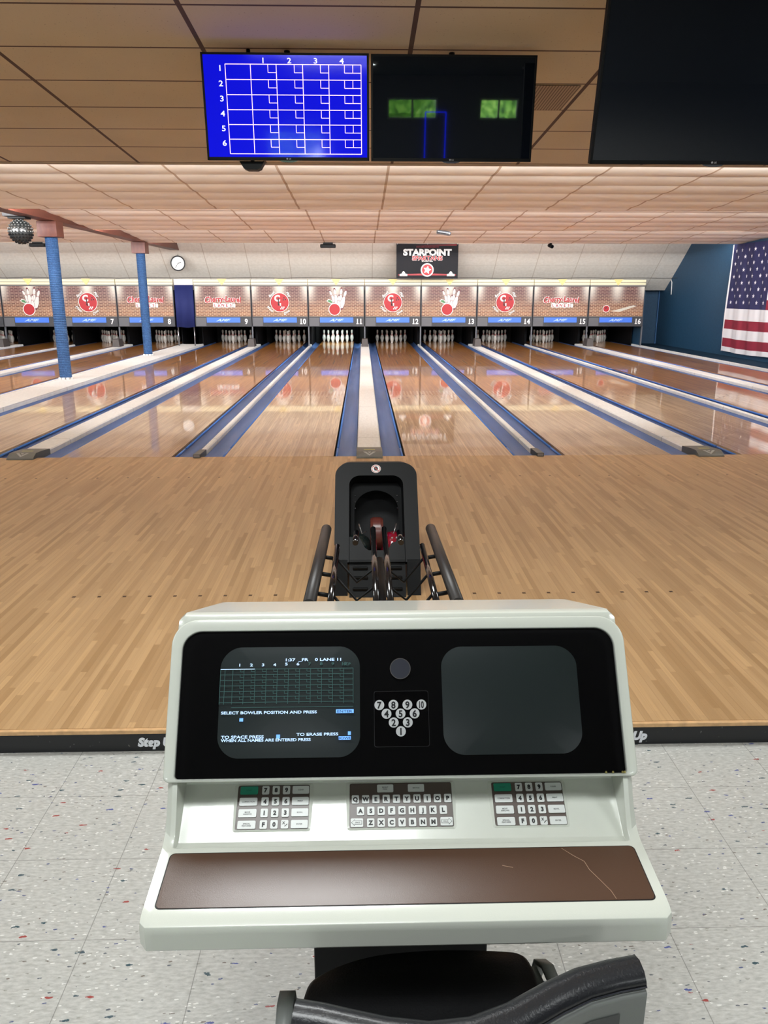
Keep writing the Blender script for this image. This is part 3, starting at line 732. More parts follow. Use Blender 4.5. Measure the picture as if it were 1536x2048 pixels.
for s_ in (-1, 1):
    x_ = s_*.68
    b.poly([(x_-.11, .065), (x_+.11, .065), (x_+.11, .12), (x_+.05, .135), (x_+.04, .17), (x_, .205), (x_-.04, .17), (x_-.05, .135), (x_-.11, .12)], Y0-.001, M_WHITE)
    b.text('LANES', (x_, .092), .026, Y0-.002, M_DKRED, sx=1.3, bold=.02)
b.build('print', t)
b = MB()
for x_ in (-.86, 0, .86): b.tube([(x_, -.01, .93), (x_, .02, .99)], .006, M_WHT, 6)
b.build('ties', t)

# ================================================================== FLAG on the right wall
FY, FX = 13.3, WR-.03
zt = 2.72
def fs_(s, z):
    """s metres from the hoist (towards the viewer), z height"""
    amp = .012+.01*max(0, (2.2-z)/2)
    return (FX-.02-amp*(1+math.sin(s*9+z*1.3))-.006*math.sin(s*23+z*2), FY-s, z-.03*math.sin(min(1, s/2.3)*pi)*max(0, (1.2-z)/1.2))
M_FN = mat('flag_navy', (38, 40, 84), .7, bump=(60, .3)); M_FR = mat('flag_red', (130, 30, 52), .7, bump=(60, .3)); M_FW = mat('flag_white', (226, 226, 230), .7, bump=(60, .3))
t = empty('flag', (FX, FY, .1), 'large stars and stripes flag hanging on the blue right wall', 'flag')
inv = Matrix.Translation((FX, FY, .1)).inverted()
def patch(b, s0, s1, z0, z1, mt):
    ns = max(2, int((s1-s0)/.06)); nz = max(1, int((z1-z0)/.12)); vs = [fs_(s0+(s1-s0)*i/ns, z0+(z1-z0)*j/nz) for j in range(nz+1) for i in range(ns+1)]
    b.add(vs, [(j*(ns+1)+i, j*(ns+1)+i+1, (j+1)*(ns+1)+i+1, (j+1)*(ns+1)+i) for j in range(nz) for i in range(ns)], mt, None, True)
zb = [1.16, .885, .66, .43, .215, .10]; CW = 2.12; FL = 4.2
b = MB()
for i in range(5): patch(b, .06, FL, zb[i+1], zb[i], M_FW if i % 2 == 0 else M_FR)
hs = (zt-1.16)/7
for i in range(7): patch(b, CW, FL, 1.16+hs*i, 1.16+hs*(i+1), M_FR if i % 2 == 0 else M_FW)
o = b.build('stripes', t); o.matrix_parent_inverse = inv
b = MB(); patch(b, .06, CW, 1.16, zt, M_FN)
for r in range(9):
    cnt = 6 if r % 2 == 0 else 5
    for c_ in range(cnt):
        s0 = .06+(CW-.06)*((c_*2+1+(r % 2))/12); z0 = zt-(zt-1.16)*(r+1)/10; vs = []
        for k in range(10):
            rr = (.055 if k % 2 == 0 else .022)
            p_ = fs_(s0-rr*math.sin(k*pi/5), z0+rr*math.cos(k*pi/5)); vs.append((p_[0]-.006, p_[1], p_[2]))
        b.add(vs, [list(range(10))], M_FW)
o = b.build('canton', t); o.matrix_parent_inverse = inv
b = MB(); patch(b, 0, .06, .08, zt, mat('flag_heading', (240, 240, 242), .7)); o = b.build('heading', t); o.matrix_parent_inverse = inv

# ================================================================== CEILING GADGETS
t = empty('disco_light', (-5.62, 6.2, 2.838), 'black studded disco ball light hanging left of the near column', 'disco light')
MB().box((-.2, -.17, -.12), (.2, .17, 0), mat('fixture_grey', (52, 54, 58), .5)).build('mount_box', t, bevel=.008)
MB().box((-.14, -.12, -.15), (.14, .12, -.12), M_BLK).build('bracket', t)
b = MB().sphere((0, 0, -.345), .185, mat('disco_shell', (34, 36, 36), .3), 28); b.build('globe', t)
b = MB(); M_LENS = mat('disco_lens', (120, 122, 120), .15, metal=.6)
for i in range(1, 12):
    th = pi*i/12; nn = max(4, int(22*math.sin(th)))
    for k in range(nn):
        ph_ = 2*pi*(k+.5*(i % 2))/nn; d = Vector((math.sin(th)*math.cos(ph_), math.sin(th)*math.sin(ph_), math.cos(th)))
        c_ = Vector((0, 0, -.345))+d*.184; b.tube([c_, c_+d*.014], [.017, .013], M_LENS if d.z > -.2 else M_BLK, 8)
o = b.build('lens', t); o['kind'] = 'stuff'
def ufo(x, y, z, label):
    t = empty('stage_light', (x, y, z), label, 'stage light', 'black stage lights under the ceiling edge')
    MB().box((-.19, -.07, -.085), (.19, .07, -.0), M_BLK).build('housing', t, bevel=.02)
    MB().box((-.12, -.02, 0), (.12, .02, .045), M_BLK).build('bracket', t)
    MB().box((-.17, -.074, -.07), (.17, -.069, -.035), M_BLK).build('lens', t)
ufo(-.90, 12.86, 2.69, 'flat black light under the ceiling edge, left of the banner')
ufo(-7.95, 12.86, 2.70, 'flat black light under the ceiling edge, left of the near column')
t = empty('stage_light', (1.55, 8.86, 2.72), 'silver grey spotlight bar under the ceiling, above the banner', 'stage light'); t.rotation_euler = (0, math.radians(8), .1)
MB().box((-.14, -.06, -.075), (.14, .06, 0), mat('silver_housing', (132, 138, 146), .3, metal=.5)).build('housing', t, bevel=.02)
MB().box((-.13, -.064, -.065), (.10, -.058, -.045), M_GLOSSB).build('lens', t)
MB().tube([(-.13, 0, 0), (-.17, .03, .03)], .006, M_BLK, 6).build('bracket', t)
t = empty('security_camera', (4.6, 12.86, 2.74), 'small black bullet camera under the ceiling edge, right of the banner', 'camera')
MB().tube([(0, 0, 0), (0, 0, -.04)], .03, M_BLK, 14).build('mount', t)
MB().tube([(-.03, .06, -.06), (.02, -.08, -.10)], [.042, .045], M_BLK, 16).build('housing', t)
MB().tube([(.0205, -.082, -.1005), (.022, -.086, -.102)], .03, M_GLOSSB, 16).build('lens', t)
# air vent flush in the front ceiling
vy0, vy1 = -1.72, -1.15
b = MB()
for i in range(30):
    x_ = .80+i*.0205; b.add([(x_, vy0, ztA(vy0)-.006), (x_+.012, vy0, ztA(vy0)-.006), (x_+.012, vy1, ztA(vy1)-.006), (x_, vy1, ztA(vy1)-.006)], [(0, 3, 2, 1)], mat('vent_slat', (168, 150, 130), .6))
vt = empty('air_vent', (1.1, -1.43, ztA(-1.43)), 'ribbed tan air vent set in the ceiling between the screens', 'vent'); inv = Matrix.Translation(vt.location).inverted()
o = b.build('slats', vt); o.matrix_parent_inverse = inv
o = MB().add([(.79, vy0, ztA(vy0)-.003), (1.42, vy0, ztA(vy0)-.003), (1.42, vy1, ztA(vy1)-.003), (.79, vy1, ztA(vy1)-.003)], [(0, 3, 2, 1)], mat('vent_back', (112, 94, 80), .7)).build('backing', vt); o.matrix_parent_inverse = inv

# troffers and strip lights over the seating area
def troffer(x, y, label, wd=1.19, dp=.58, watts=TROFFER_W, z=None):
    z = (ztA(y) if y > YA else ztA(YA)) if z is None else z
    t = empty('ceiling_light', (x, y, z-.01), label, 'ceiling light', 'fluorescent lights over the seating area')
    t.rotation_euler = (-.055 if y > YA else 0, 0, 0)
    b = MB(); a, c = wd/2, dp/2
    for q in ((-a, -c, a, -c+.02), (-a, c-.02, a, c), (-a, -c, -a+.02, c), (a-.02, -c, a, c)): b.box((q[0], q[1], -.02), (q[2], q[3], .005), M_WHT)
    b.build('frame', t)
    MB().box((-a+.02, -c+.02, -.012), (a-.02, c-.02, -.008), mat('lamp_diffuser', (255, 255, 250), .5, emit=(250, 255, 244), es=2.2)).build('diffuser', t)
    area('ceiling_lamp', (x, y, z-.04), (0, 0, -1), wd-.1, dp-.1, watts, TROFFER_C)
troffer(-.40, -4.40, 'panel light nearest the step, above the console')
troffer(-4.03, -4.6, 'panel light over the left end of the step', watts=TROFFER_W*.8)
troffer(3.28, -4.6, 'panel light over the right part of the step', watts=TROFFER_W*.8)
troffer(-.375, -7.0, 'panel light straight above the viewer', watts=TROFFER_W*.8)
troffer(-3.6, -7.4, 'panel light behind the viewer, towards the left')
troffer(3.2, -7.4, 'panel light behind the viewer, towards the right')
troffer(-.45, -10.6, 'strip light far behind the viewer, over the middle', wd=1.3, dp=.12, watts=TROFFER_W*.5)
troffer(-3.6, -11.8, 'panel light far behind the viewer, towards the left')
troffer(3.2, -11.8, 'panel light far behind the viewer, towards the right')

# ================================================================== SCREENS
def tv(loc, tilt, wd, ht, label, on=False, big=1):
    t = empty('television', loc, label, 'television', 'overhead score screens'); t.rotation_euler = (math.radians(tilt), 0, 0)
    bz = .012
    b = MB().box((-wd/2, 0, -ht/2), (wd/2, .035, ht/2), M_BLK).box((-wd*.35, .035, -ht*.3), (wd*.35, .07, ht*.25), M_BLK); b.build('housing', t)
    b = MB()
    for q in ((-wd/2, -ht/2, wd/2, -ht/2+bz+.006), (-wd/2, ht/2-bz, wd/2, ht/2), (-wd/2, -ht/2, -wd/2+bz, ht/2), (wd/2-bz, -ht/2, wd/2, ht/2)): b.box((q[0], -.006, q[1]), (q[2], 0, q[3]), M_BLK)
    b.build('bezel', t, bevel=.0015)
    scr = mat('screen_blue', (8, 10, 120), .07, emit=(10, 14, 214), es=1.0) if on else mat('screen_off', (13, 18, 26), .02, spec=.8)
    s_ = MB().box((-wd/2+bz, -.003, -ht/2+bz+.006), (wd/2-bz, 0, ht/2-bz), scr).build('screen', t)
    MB().text('LG', (.008, -ht/2+.009), .008, -.0068, mat('logo_grey', (150, 150, 152), .4), bold=.03).disc((-.008, -.0068, -ht/2+.009), .005, mat('logo_grey', (150, 150, 152), .4), 14).build('logo', t)
    pts = [(-.06, -ht/2+.002), (-.045, -ht/2-.006), (-.02, -ht/2-.011), (.02, -ht/2-.011), (.045, -ht/2-.006), (.06, -ht/2+.002)]
    MB().prism(pts, -.004, .006, mat('clear_lip', (70, 72, 76), .15)).build('sensor_lip', t)
    m_ = MB().tube([(0, .05, ht*.1), (0, .16, ht*.15), (0, .16, ht/2+.28)], .018, M_BLK, 10).build('ceiling_mount', t)
    return t, s_
W1, H1 = .965, .565
TVY, TVZ = -2.435, 2.575
t, s_ = tv((-.4945, TVY, TVZ), 6, W1, H1, 'lit blue score grid screen, left of the hanging pair', True)
b = MB(); ML = mat('screen_lines', (255, 225, 235), .3, emit=(255, 214, 232), es=1.0); MD = mat('screen_digits', (250, 250, 255), .3, emit=(240, 240, 255), es=1.0)
X0, X1, Z1, Z0 = -.345, .45, .205, -.265; y_ = -.0036
cx = [X0, -.20, -.052, .10, .25, .437]
Z1 += .018; Z0 += .018
cz = [Z1-(Z1-Z0)*k/6 for k in range(7)]
for z_ in cz: b.line((X0, z_), (cx[-1], z_), .0042, y_, ML)
for x_ in cx: b.line((x_, Z0), (x_, Z1), .0042, y_, ML)
for r in range(6):
    zt_ = cz[r]; h_ = .042
    for c_ in range(1, 5):
        xr_ = cx[c_+1]
        if c_ < 4:
            b.line((xr_-.048, zt_), (xr_-.048, zt_-h_), .0035, y_, ML); b.line((xr_-.048, zt_-h_), (xr_, zt_-h_), .0035, y_, ML)
        else:
            for dx in (.096, .048): b.line((xr_-dx, zt_), (xr_-dx, zt_-h_), .0035, y_, ML)
            b.line((xr_-.096, zt_-h_), (xr_, zt_-h_), .0035, y_, ML)
for c_ in range(4): b.text(str(c_+1), ((cx[c_+1]+cx[c_+2])/2-(.018 if c_ == 3 else 0), Z1+.020), .028, y_, MD, sx=1.3, bold=.012)
for r in range(6): b.text(str(r+1), (X0-.03, cz[r]-.02), .030, y_, MD, sx=1.25, bold=.012)
b.build('score_grid', s_)
tv((.483, TVY+.01, TVZ), 6, W1, H1, 'dark switched-off screen reflecting windows, right of the hanging pair')
tv((1.695, -3.40, 2.497), 12, 1.24, .715, 'large black switched-off screen at the upper right, nearest the viewer')
t = empty('speaker', (-.72, -2.33, 2.275), 'small black speaker peeking below the lit score screen', 'speaker')
MB().prism([(-.075, .02), (.075, .02), (.05, -.02), (.03, -.028), (-.03, -.028), (-.05, -.02)], -.04, .04, M_BLK).build('housing', t)
MB().tube([(0, .0, .02), (0, .0, .66)], .012, M_BLK, 8).build('mount_pole', t)

# blue LED door outline on the rear wall (seen in the dark screen)
b = MB(); M_LED = mat('blue_led', (20, 30, 255), .4, emit=(20, 40, 255), es=6)
for p in (((1.38, YW+.03, .3), (1.38, YW+.03, 2.42)), ((1.84, YW+.03, .3), (1.84, YW+.03, 2.42))): b.tube(p, .012, M_LED, 8)
b.tube([(1.38, YW+.03, 2.42), (1.84, YW+.03, 2.42)], .01, M_LED, 8)
tag(b.build('led_strip'), 'blue glowing light strip framing the cabinet by the rear wall', 'light strip')

# ================================================================== STEP LETTERING
for x_, lab in ((-.815, 'white Step Up lettering on the black riser, left of the console'), (.915, 'white Step Up lettering on the black riser, right of the console')):
    b = MB().text('Step Up', (x_, -.052), .033, -4.9665, mat('white_vinyl', (228, 230, 236), .4), sx=.95, bold=.07, shear=.22)
    tag(b.build('step_lettering'), lab, 'lettering', 'Step Up lettering on the riser')
# worn joints on the approach: locator dots
b = MB(); Md = mat('brown_dot', (70, 44, 26), .5)
for k in range(-12, 13):
    if abs(k) > 3: b.box((k*.131-.009, -3.663, 0), (k*.131+.009, -3.645, .0006), Md)
for k in range(-14, 15): b.box((k*.26-.008, -.9, 0), (k*.26+.008, -.88, .0006), Md)
tag(b.build('approach_dots'), 'rows of small brown guide dots set in the approach boards', 'floor dots', kind='stuff')

# ================================================================== BALL RETURN
t = empty('ball_return', (.012, -3.2, 0), 'black ball return with sloping hood between lanes 11 and 12', 'ball return')
HX = 0.0
# sloping front plane: bottom (y=-.47,z=0) .. knee .. top (y=.02,z=.60)
PA = Vector((0, -.40, .16)); PB = Vector((0, .03, .605)); U = (PB-PA).normalized(); LN = (PB-PA).length; NR = Vector((0, U.z, -U.y))  # points back/down into hood
def FP(u, v, d=0):
    p = PA+U*v+NR*d; return (u, p.y, p.z)
hw = .228
outer = rrect(-hw, 0, hw, LN, [.0001, .085, .085, .0001], 8)
inner = rrect(-.150, .0, .150, LN-.085, [.0001, .06, .06, .0001], 8)
b = MB(); n_ = len(outer)
vs = [FP(*p) for p in outer]+[FP(*p) for p in inner]
b.add(vs, [(i, (i+1) % n_, n_+(i+1) % n_, n_+i) for i in range(n_) if not (i == n_-1)], M_BLK, None, True)
# inner wall going in
vs = [FP(*p) for p in inner]+[FP(p[0]*.93, p[1], .12) for p in inner]
b.add(vs, [(i, (i+1) % n_, n_+(i+1) % n_, n_+i) for i in range(n_)], M_BLK, None, True)
# outer shell going back then down to the floor
def back(p):
    q = Vector(FP(p[0]*.97, p[1], 0)); q.y = .30+max(0, (.3-q.z))*.2; q.z = max(0, q.z-.05); return tuple(q)
mid_ = [tuple(Vector(FP(p[0]*1.0, p[1], .03))+Vector((0, .0, 0))) for p in outer]
bk = [back(p) for p in outer]
vs = [FP(*p) for p in outer]+mid_
b.add(vs, [(i, n_+i, n_+(i+1) % n_, (i+1) % n_) for i in range(n_)], M_BLK, None, True)
b.add(mid_+bk, [(i, n_+i, n_+(i+1) % n_, (i+1) % n_) for i in range(n_)], M_BLK, None, True)
b.add(bk, [list(range(n_))[::-1]], M_BLK)
# side skirts to the floor
for s_ in (-1, 1):
    poly = [(-.40, .16), (-.475, 0), (.33, 0), (.33, .12), (0, .35)]
    b.prism(poly, s_*hw, s_*(hw-.012), M_BLK, 'x'); b.prism([(-.395, .17), (-.475, 0), (-.44, 0), (-.36, .17)], s_*hw, s_*(hw-.07), M_BLK, 'x')
b.build('hood', t)
# inner back plate with an arch-shaped hole into the dark
arch = [(.122*math.cos(a), .355+.122*math.sin(a)) for a in [pi*k/16 for k in range(17)]]
b = MB(); o_ = rrect(-.142, .05, .142, LN-.09, .05, 6)
hole = [(.122, .12)]+arch+[(-.122, .12)]
frm = [(.142, .12)]+[(.142*max(-1, min(1, math.cos(a)*1.35)), .34+(LN-.095-.34)*min(1, math.sin(a)*1.5)) for a in [pi*k/16 for k in range(17)]]+[(-.142, .12)]
b.add([FP(*p, .07) for p in hole]+[FP(*p, .07) for p in frm], [(i, i+1, len(hole)+i+1, len(hole)+i) for i in range(len(hole)-1)], mat('throat_black', (9, 10, 11), .7, spec=.15))
b.build('throat_plate', t)
b = MB().add([FP(-.15, .0, .28), FP(.15, .0, .28), FP(.15, LN-.05, .2), FP(-.15, LN-.05, .2)], [(0, 1, 2, 3)], M_BLK2); b.build('throat_back', t)
b = MB()
for s_ in (-1, 1):
    for v in (.36, .40, .44): b.sphere(FP(s_*.117, v, .064), .003, M_STEEL, 8)
b.build('screws', t)
# round warning sticker: no-hands
b = MB(); O = Matrix.Identity(4)
for i in range(3): O[i][0] = (1, 0, 0)[i]; O[i][1] = NR[i]; O[i][2] = U[i]; O[i][3] = FP(0, LN-.042, -.0015)[i]
b.disc((0, 0, 0), .027, M_WHITE, 28, O); b.ring((0, -.0006, 0), .021, .0245, mat('sticker_red', (170, 60, 50), .5), 28, O)
b.poly([(-.009, -.012), (.008, -.013), (.012, .002), (.007, .014), (-.006, .015), (-.012, .003)], -.0006, M_INK, O); b.line((-.016, .016), (.016, -.016), .004, -.0012, mat('sticker_red', (170, 60, 50), .5), O)
b.build('warning_sticker', t)
# lower front apron with U cut-out and ribs
b = MB()
ap = [(-.148, .0), (.148, .0), (.148, .135), (.095, .135), (.065, .07), (.045, .055), (-.045, .055), (-.065, .07), (-.095, .135), (-.148, .135)]
b.add([FP(p[0], p[1]+.02, .012) for p in ap], [(0, 1, 2, 3, 4, 5), (0, 5, 6), (0, 6, 7, 8, 9)], M_BLK)
P1 = Vector(FP(0, .02, .012)); P2 = Vector((0, -.50, 0))
b.add([(-.148, P1.y, P1.z), (.148, P1.y, P1.z), (.148, P2.y, P2.z), (-.148, P2.y, P2.z)], [(0, 3, 2, 1)], M_BLK)
for v in (.25, .5, .8):
    q = P1.lerp(P2, v)
    for s_ in (-1, 1): b.box((s_*.09-.04, q.y-.008, q.z-.004), (s_*.09+.04, q.y+.008, q.z+.012), M_BLK)
b.build('apron', t, bevel=.004)
# accelerator wheel
b = MB().lathe([(.045, -.036), (.085, -.034), (.092, -.02), (.092, .02), (.085, .034), (.045, .036)], mat('accelerator_brown', (84, 38, 32), .3), 32, Matrix.Translation((0, -.22, .26)) @ Matrix.Rotation(pi/2, 4, 'Y'))
b.build('accelerator_wheel', t)
# rails (rack)
def rail(name, pts, r, mt, n=14):
    b = MB().tube(pts, r, mt, n); return b.build(name, t)
RZ = .45
for x_ in (-.026, .026): rail('centre_rail', [(x_, -.74, RZ-.004), (x_, -1.70, RZ-.004)], .0125, M_TUBE)
for s_ in (-1, 1):
    rail('inner_rail', [(s_*.188, -1.02, RZ), (s_*.192, -1.70, RZ)], .0125, M_TUBE)
    b = MB().tube([(s_*.247, -.745, RZ), (s_*.247, -.755, RZ+.0), (s_*.268, -1.70, RZ)], [.016, .024, .024], M_PAD, 18)
    b.build('padded_rail', t)
    rail('roller_arm', [(s_*.108, -.52, .36), (s_*.112, -.66, .35)], .0145, M_TUBE)
    rail('guide_wire', [(s_*.095, -.50, .40), (s_*.08, -.54, .36), (s_*.06, -.50, .36)], .003, M_STEEL, 6)
    for y in (-1.12, -1.33, -1.55):
        MB().tube([(s_*.26, y, RZ-.012), (s_*.19, y-.01, RZ-.02)], .009, M_BLK, 8).build('cross_arm', t)
        MB().tube([(s_*.19, y-.0, RZ-.02), (s_*.1, y-.03, RZ-.12), (s_*.026, y-.05, RZ-.05)], .006, M_BLK, 8).build('brace', t)
b = MB().tube([(0, -.9, .34), (0, -1.68, .34)], .02, M_BLK, 10); b.box((-.035, -1.45, 0), (.035, -1.38, .34), M_BLK); b.box((-.14, -1.50, 0), (.14, -1.33, .015), M_BLK)
b.build('support_post', t)
# balls inside
for x_, y_, z_, mt, lab, hol in ((.086, -3.44, .20, mat('red_ball', (120, 10, 32), .12, coat=.6), 'red ball lying in the ball return, right of the rails', True), (-.104, -3.44, .19, mat('dark_green_ball', (26, 34, 32), .15, coat=.6), 'dark green ball lying in the ball return, left of the rails', False)):
    q = empty('bowling_ball', (x_+.012, y_, z_), lab, 'bowling ball')
    MB().sphere((0, 0, 0), .078, mt, 32).build('shell', q)
    if hol:
        for hx, hz in ((-.004, .0), (.020, .006)): MB().sphere((hx, -.050, .058+hz*.2), .0055, mat('grip_grey', (150, 150, 150), .4), 10).build('finger_grip', q)

# ================================================================== CONSOLE
CX = .0105
t = empty('scoring_console', (CX, -6.2, FZ), 'cream scoring console with two small screens and keypads', 'scoring console')
ti = Matrix.Translation((CX, -6.2, FZ)).inverted()
def cb(b, name, parent=None, **k):
    o = b.build(name, parent or t, **k); o.matrix_parent_inverse = ti if parent is None else Matrix.Identity(4); return o
# profiles (y,z); outer cheek P1 and inner P2, same count
tray = [(-6.30, .455), (-6.465, .492), (-6.480, .495), (-6.487, .503), (-6.487, .532), (-6.483, .544), (-6.473, .5485), (-6.458, .5510)]
P1 = tray+[(-6.452, .5513), (-6.330, .5609), (-6.318, .5640), (-6.300, .574), (-6.284, .596), (-6.268, .625), (-6.256, .650), (-6.2400, .668), (-6.2350, .674),
           (-6.082, .900), (-6.074, .9095), (-6.062, .912), (-5.90, .868), (-5.876, .855), (-5.87, .83), (-5.87, .60), (-5.95, .455)]
P2 = tray+[(-6.452, .5513), (-6.330, .5609), (-6.318, .5615), (-6.309, .5565), (-6.297, .556), (-6.207, .618), (-6.203, .640), (-6.243, .650), (-6.2430, .655),
           (-6.082, .900), (-6.074, .9095), (-6.062, .912), (-5.90, .868), (-5.876, .855), (-5.87, .83), (-5.87, .60), (-5.95, .455)]
# glass recess profile: same as P2 but glass line pushed back 1 cm
gd = Vector((.8370, -.5472))*.010   # (y,z) into the body: normal of glass line
def rec(p): return (p[0]+gd[0], p[1]+gd[1])
P3 = list(P2); P3[15] = (-6.246, .656); P3[16] = (-6.2465, .6585)
def halfw(y): return .4345 if y < -6.07 else .4345-.055*(y+6.07)/.2
stations = []
HWD = .4345
for x_, pr_, rr in ((-1, P1, 1.0), (-.975, P1, 0), (-.955, P1, 0), (-.945, P2, 0), (.945, P2, 0), (.955, P1, 0), (.975, P1, 0), (1, P1, 1.0)):
    ring = []
    for (y, z) in pr_:
        xx = x_*HWD
        if y > -6.07: xx = x_*(HWD-.052*(y+6.07)/.2)
        if rr:  # outer station is pulled in a little so the edge rounds over
            cyy, czz = -6.2, .60
            d = Vector((cyy-y, czz-z)); L_ = d.length; y += d[0]/L_*.010; z += d[1]/L_*.010
            if z < .51 and y < -6.4: z += .004
        ring.append((CX+xx, y, z))
    stations.append(ring)
b = MB(); npf = len(P1); vs = [p for r in stations for p in r]
fs = []
for i in range(len(stations)-1):
    for j in range(npf):
        k = (j+1) % npf
        fs.append((i*npf+j, i*npf+k, (i+1)*npf+k, (i+1)*npf+j))
b.add(vs, fs, M_CREAM, None, True)
b.add(stations[0], [list(range(npf))], M_CREAM); b.add(stations[-1], [list(range(npf))[::-1]], M_CREAM)
sh = b.build('body', t); sh.matrix_parent_inverse = ti
sh.data.validate()
bm_ = sh.data
import bmesh
bb = bmesh.new(); bb.from_mesh(bm_); bmesh.ops.remove_doubles(bb, verts=bb.verts, dist=.0004); bmesh.ops.recalc_face_normals(bb, faces=bb.faces); bb.to_mesh(bm_); bb.free()
md = sh.modifiers.new('bevel', 'BEVEL'); md.width = .007; md.segments = 4; md.limit_method = 'ANGLE'; md.angle_limit = math.radians(28)
bm_.polygons.foreach_set('use_smooth', [True]*len(bm_.polygons)); wn = sh.modifiers.new('wn', 'WEIGHTED_NORMAL'); wn.weight = 80
# glass plane frame: s across, v up the slope from the bottom lip
GA = Vector((CX, -6.2475, .657)); GU = Vector((0, .1490, .228)).normalized(); GN = Vector((0, -GU.z, GU.y))  # GN faces the viewer
def GM(off): 
    mm = Matrix.Identity(4); X = Vector((1, 0, 0)); Yv = -GN; Z = GU; O = GA+GN*off
    for i in range(3): mm[i][0] = X[i]; mm[i][1] = Yv[i]; mm[i][2] = Z[i]; mm[i][3] = O[i]
    mm[0][3] = 0
    return mm
GX0, GX1, GH = -.409, .431, .272
# bezel behind the glass, in front of the body slope
back_ = rrect(GX0, .0, GX1, GH, [.006, .036, .036, .006], 8)
cb(MB().prism(back_, 0, .004, mat('bezel_black', (5, 5, 6), .8, spec=.1), 'y', GM(.0045)), 'screen_bezel')
# cream rim around the glass
b = MB(); o_ = rrect(GX0-.022, -.006, GX1+.022, GH+.024, [.012, .05, .05, .012], 10); i_ = rrect(GX0, .0, GX1, GH, [.006, .036, .036, .006], 10)
nn = len(o_); MM = GM(0)
for (pa, pb_, da, db) in ((o_, o_, .0, -.010), (o_, i_, -.010, -.011), (i_, i_, -.011, .0)):
    b.add([(p[0], da, p[1]) for p in pa]+[(p[0], db, p[1]) for p in pb_], [(i, (i+1) % nn, nn+(i+1) % nn, nn+i) for i in range(nn)], M_CREAM, MM, True)
o = cb(b, 'screen_rim'); bb = bmesh.new(); bb.from_mesh(o.data); bmesh.ops.remove_doubles(bb, verts=bb.verts, dist=.0002); bmesh.ops.recalc_face_normals(bb, faces=bb.faces); bb.to_mesh(o.data); bb.free()
md = o.modifiers.new('bevel', 'BEVEL'); md.width = .004; md.segments = 3; md.limit_method = 'ANGLE'; md.angle_limit = .5
# CRTs
def crt(cx_, cz_, wd, ht, on):
    o_ = rrect(-wd/2, -ht/2, wd/2, ht/2, .036, 7); nn = len(o_); vs = []; K = 12
    for j in range(1, K+1):
        k = j/K
        for (x_, z_) in o_:
            u, v = 2*x_/wd*k, 2*z_/ht*k
            vs.append((cx_+x_*k*(1-.035*v*v), -.0085+.006*(u*u+v*v)*.7, cz_+z_*k*(1-.05*u*u)))
    vs.append((cx_, -.0085, cz_)); b = MB()
    b.add(vs, [(j*nn+i, (j+1)*nn+i, (j+1)*nn+(i+1) % nn, j*nn+(i+1) % nn) for j in range(K-1) for i in range(nn)]+[(i, (i+1) % nn, len(vs)-1) for i in range(nn)],
                    mat('crt_face', (44, 52, 51), .30, spec=.3, emit=(40, 50, 48), es=.12), GM(.0045), True)
    return cb(b, 'picture_tube')
crt(-.2005, .138, .272, .212, True); crt(.223, .137, .268, .208, False)
# picture on the left tube
M_CT = mat('crt_text', (200, 225, 255), .4, emit=(190, 222, 255), es=1.2); M_CD = mat('crt_dim', (60, 96, 92), .4, emit=(70, 118, 112), es=.30); M_CS = mat('crt_inverse', (120, 180, 250), .4, emit=(120, 180, 250), es=1.0)
b = MB(); GG = GM(.0045); yy = -.0096
def T(s_, x, z, h=.0052, mt=M_CT, al='L', sx=1.55): b.text(s_, (x, z), h, yy, mt, sx=sx, bold=.02, M=GG, align=al)
T('1:37  _FR    0 LANE 11', -.209, .2155, sx=1.62)
for i in range(10): T(str(i+1), -.297+i*.0223, .2065 if i < 4 else .2075, mt=M_CT if i < 6 else M_CD, al='C')
T('HCP', -.0925, .2065, mt=M_CD, al='C', sx=1.2)
gx0, gx1, gz0, gz1 = -.333, -.0795, .127, .1985
for k in range(7): b.line((gx0, gz0+.0095+(gz1-gz0-.0095)*k/6), (gx1, gz0+.0095+(gz1-gz0-.0095)*k/6), .0009, yy, M_CD, GG)
b.line((-.310, gz0), (gx1, gz0), .0009, yy, M_CD, GG)
cols = [gx0, -.3245]+[-.3095+i*.0212 for i in range(12)]; cols[-1] = gx1
for x_ in cols: b.line((x_, gz0+.006), (x_, gz1), .0009, yy, M_CD, GG)
b.line((gx0, gz1), (-.268, gz1), .0012, yy-.0002, M_CT, GG)
for r in range(6):
    zt_ = gz0+.0095+(gz1-gz0-.0095)*(r+1)/6
    for c_ in range(10):
        xr_ = cols[c_+3] if c_+3 < len(cols) else gx1
        b.line((xr_-.007, zt_), (xr_-.007, zt_-.005), .0008, yy, M_CD, GG); b.line((xr_-.007, zt_-.005), (xr_, zt_-.005), .0008, yy, M_CD, GG)
T('SELECT BOWLER POSITION AND PRESS', -.3285, .1175, sx=1.42)
b.poly([(-.112, .1145), (-.0785, .1145), (-.0785, .1215), (-.112, .1215)], yy, M_CS, GG); b.text('ENTER', (-.0953, .118), .0048, yy-.0003, mat('crt_ink', (20, 40, 80), .5), sx=1.45, bold=.01, M=GG)
b.poly([(-.2935, .1015), (-.2865, .1015), (-.2865, .1075), (-.2935, .1075)], yy, M_CS, GG)
T('TO SPACE PRESS', -.3265, .0735, sx=1.5); b.poly([(-.2235, .070), (-.2165, .070), (-.2165, .077), (-.2235, .077)], yy, M_CS, GG)
T('TO ERASE PRESS', -.186, .0768, sx=1.5); b.poly([(-.0895, .0745), (-.084, .0745), (-.084, .081), (-.0895, .081)], yy, M_CS, GG)
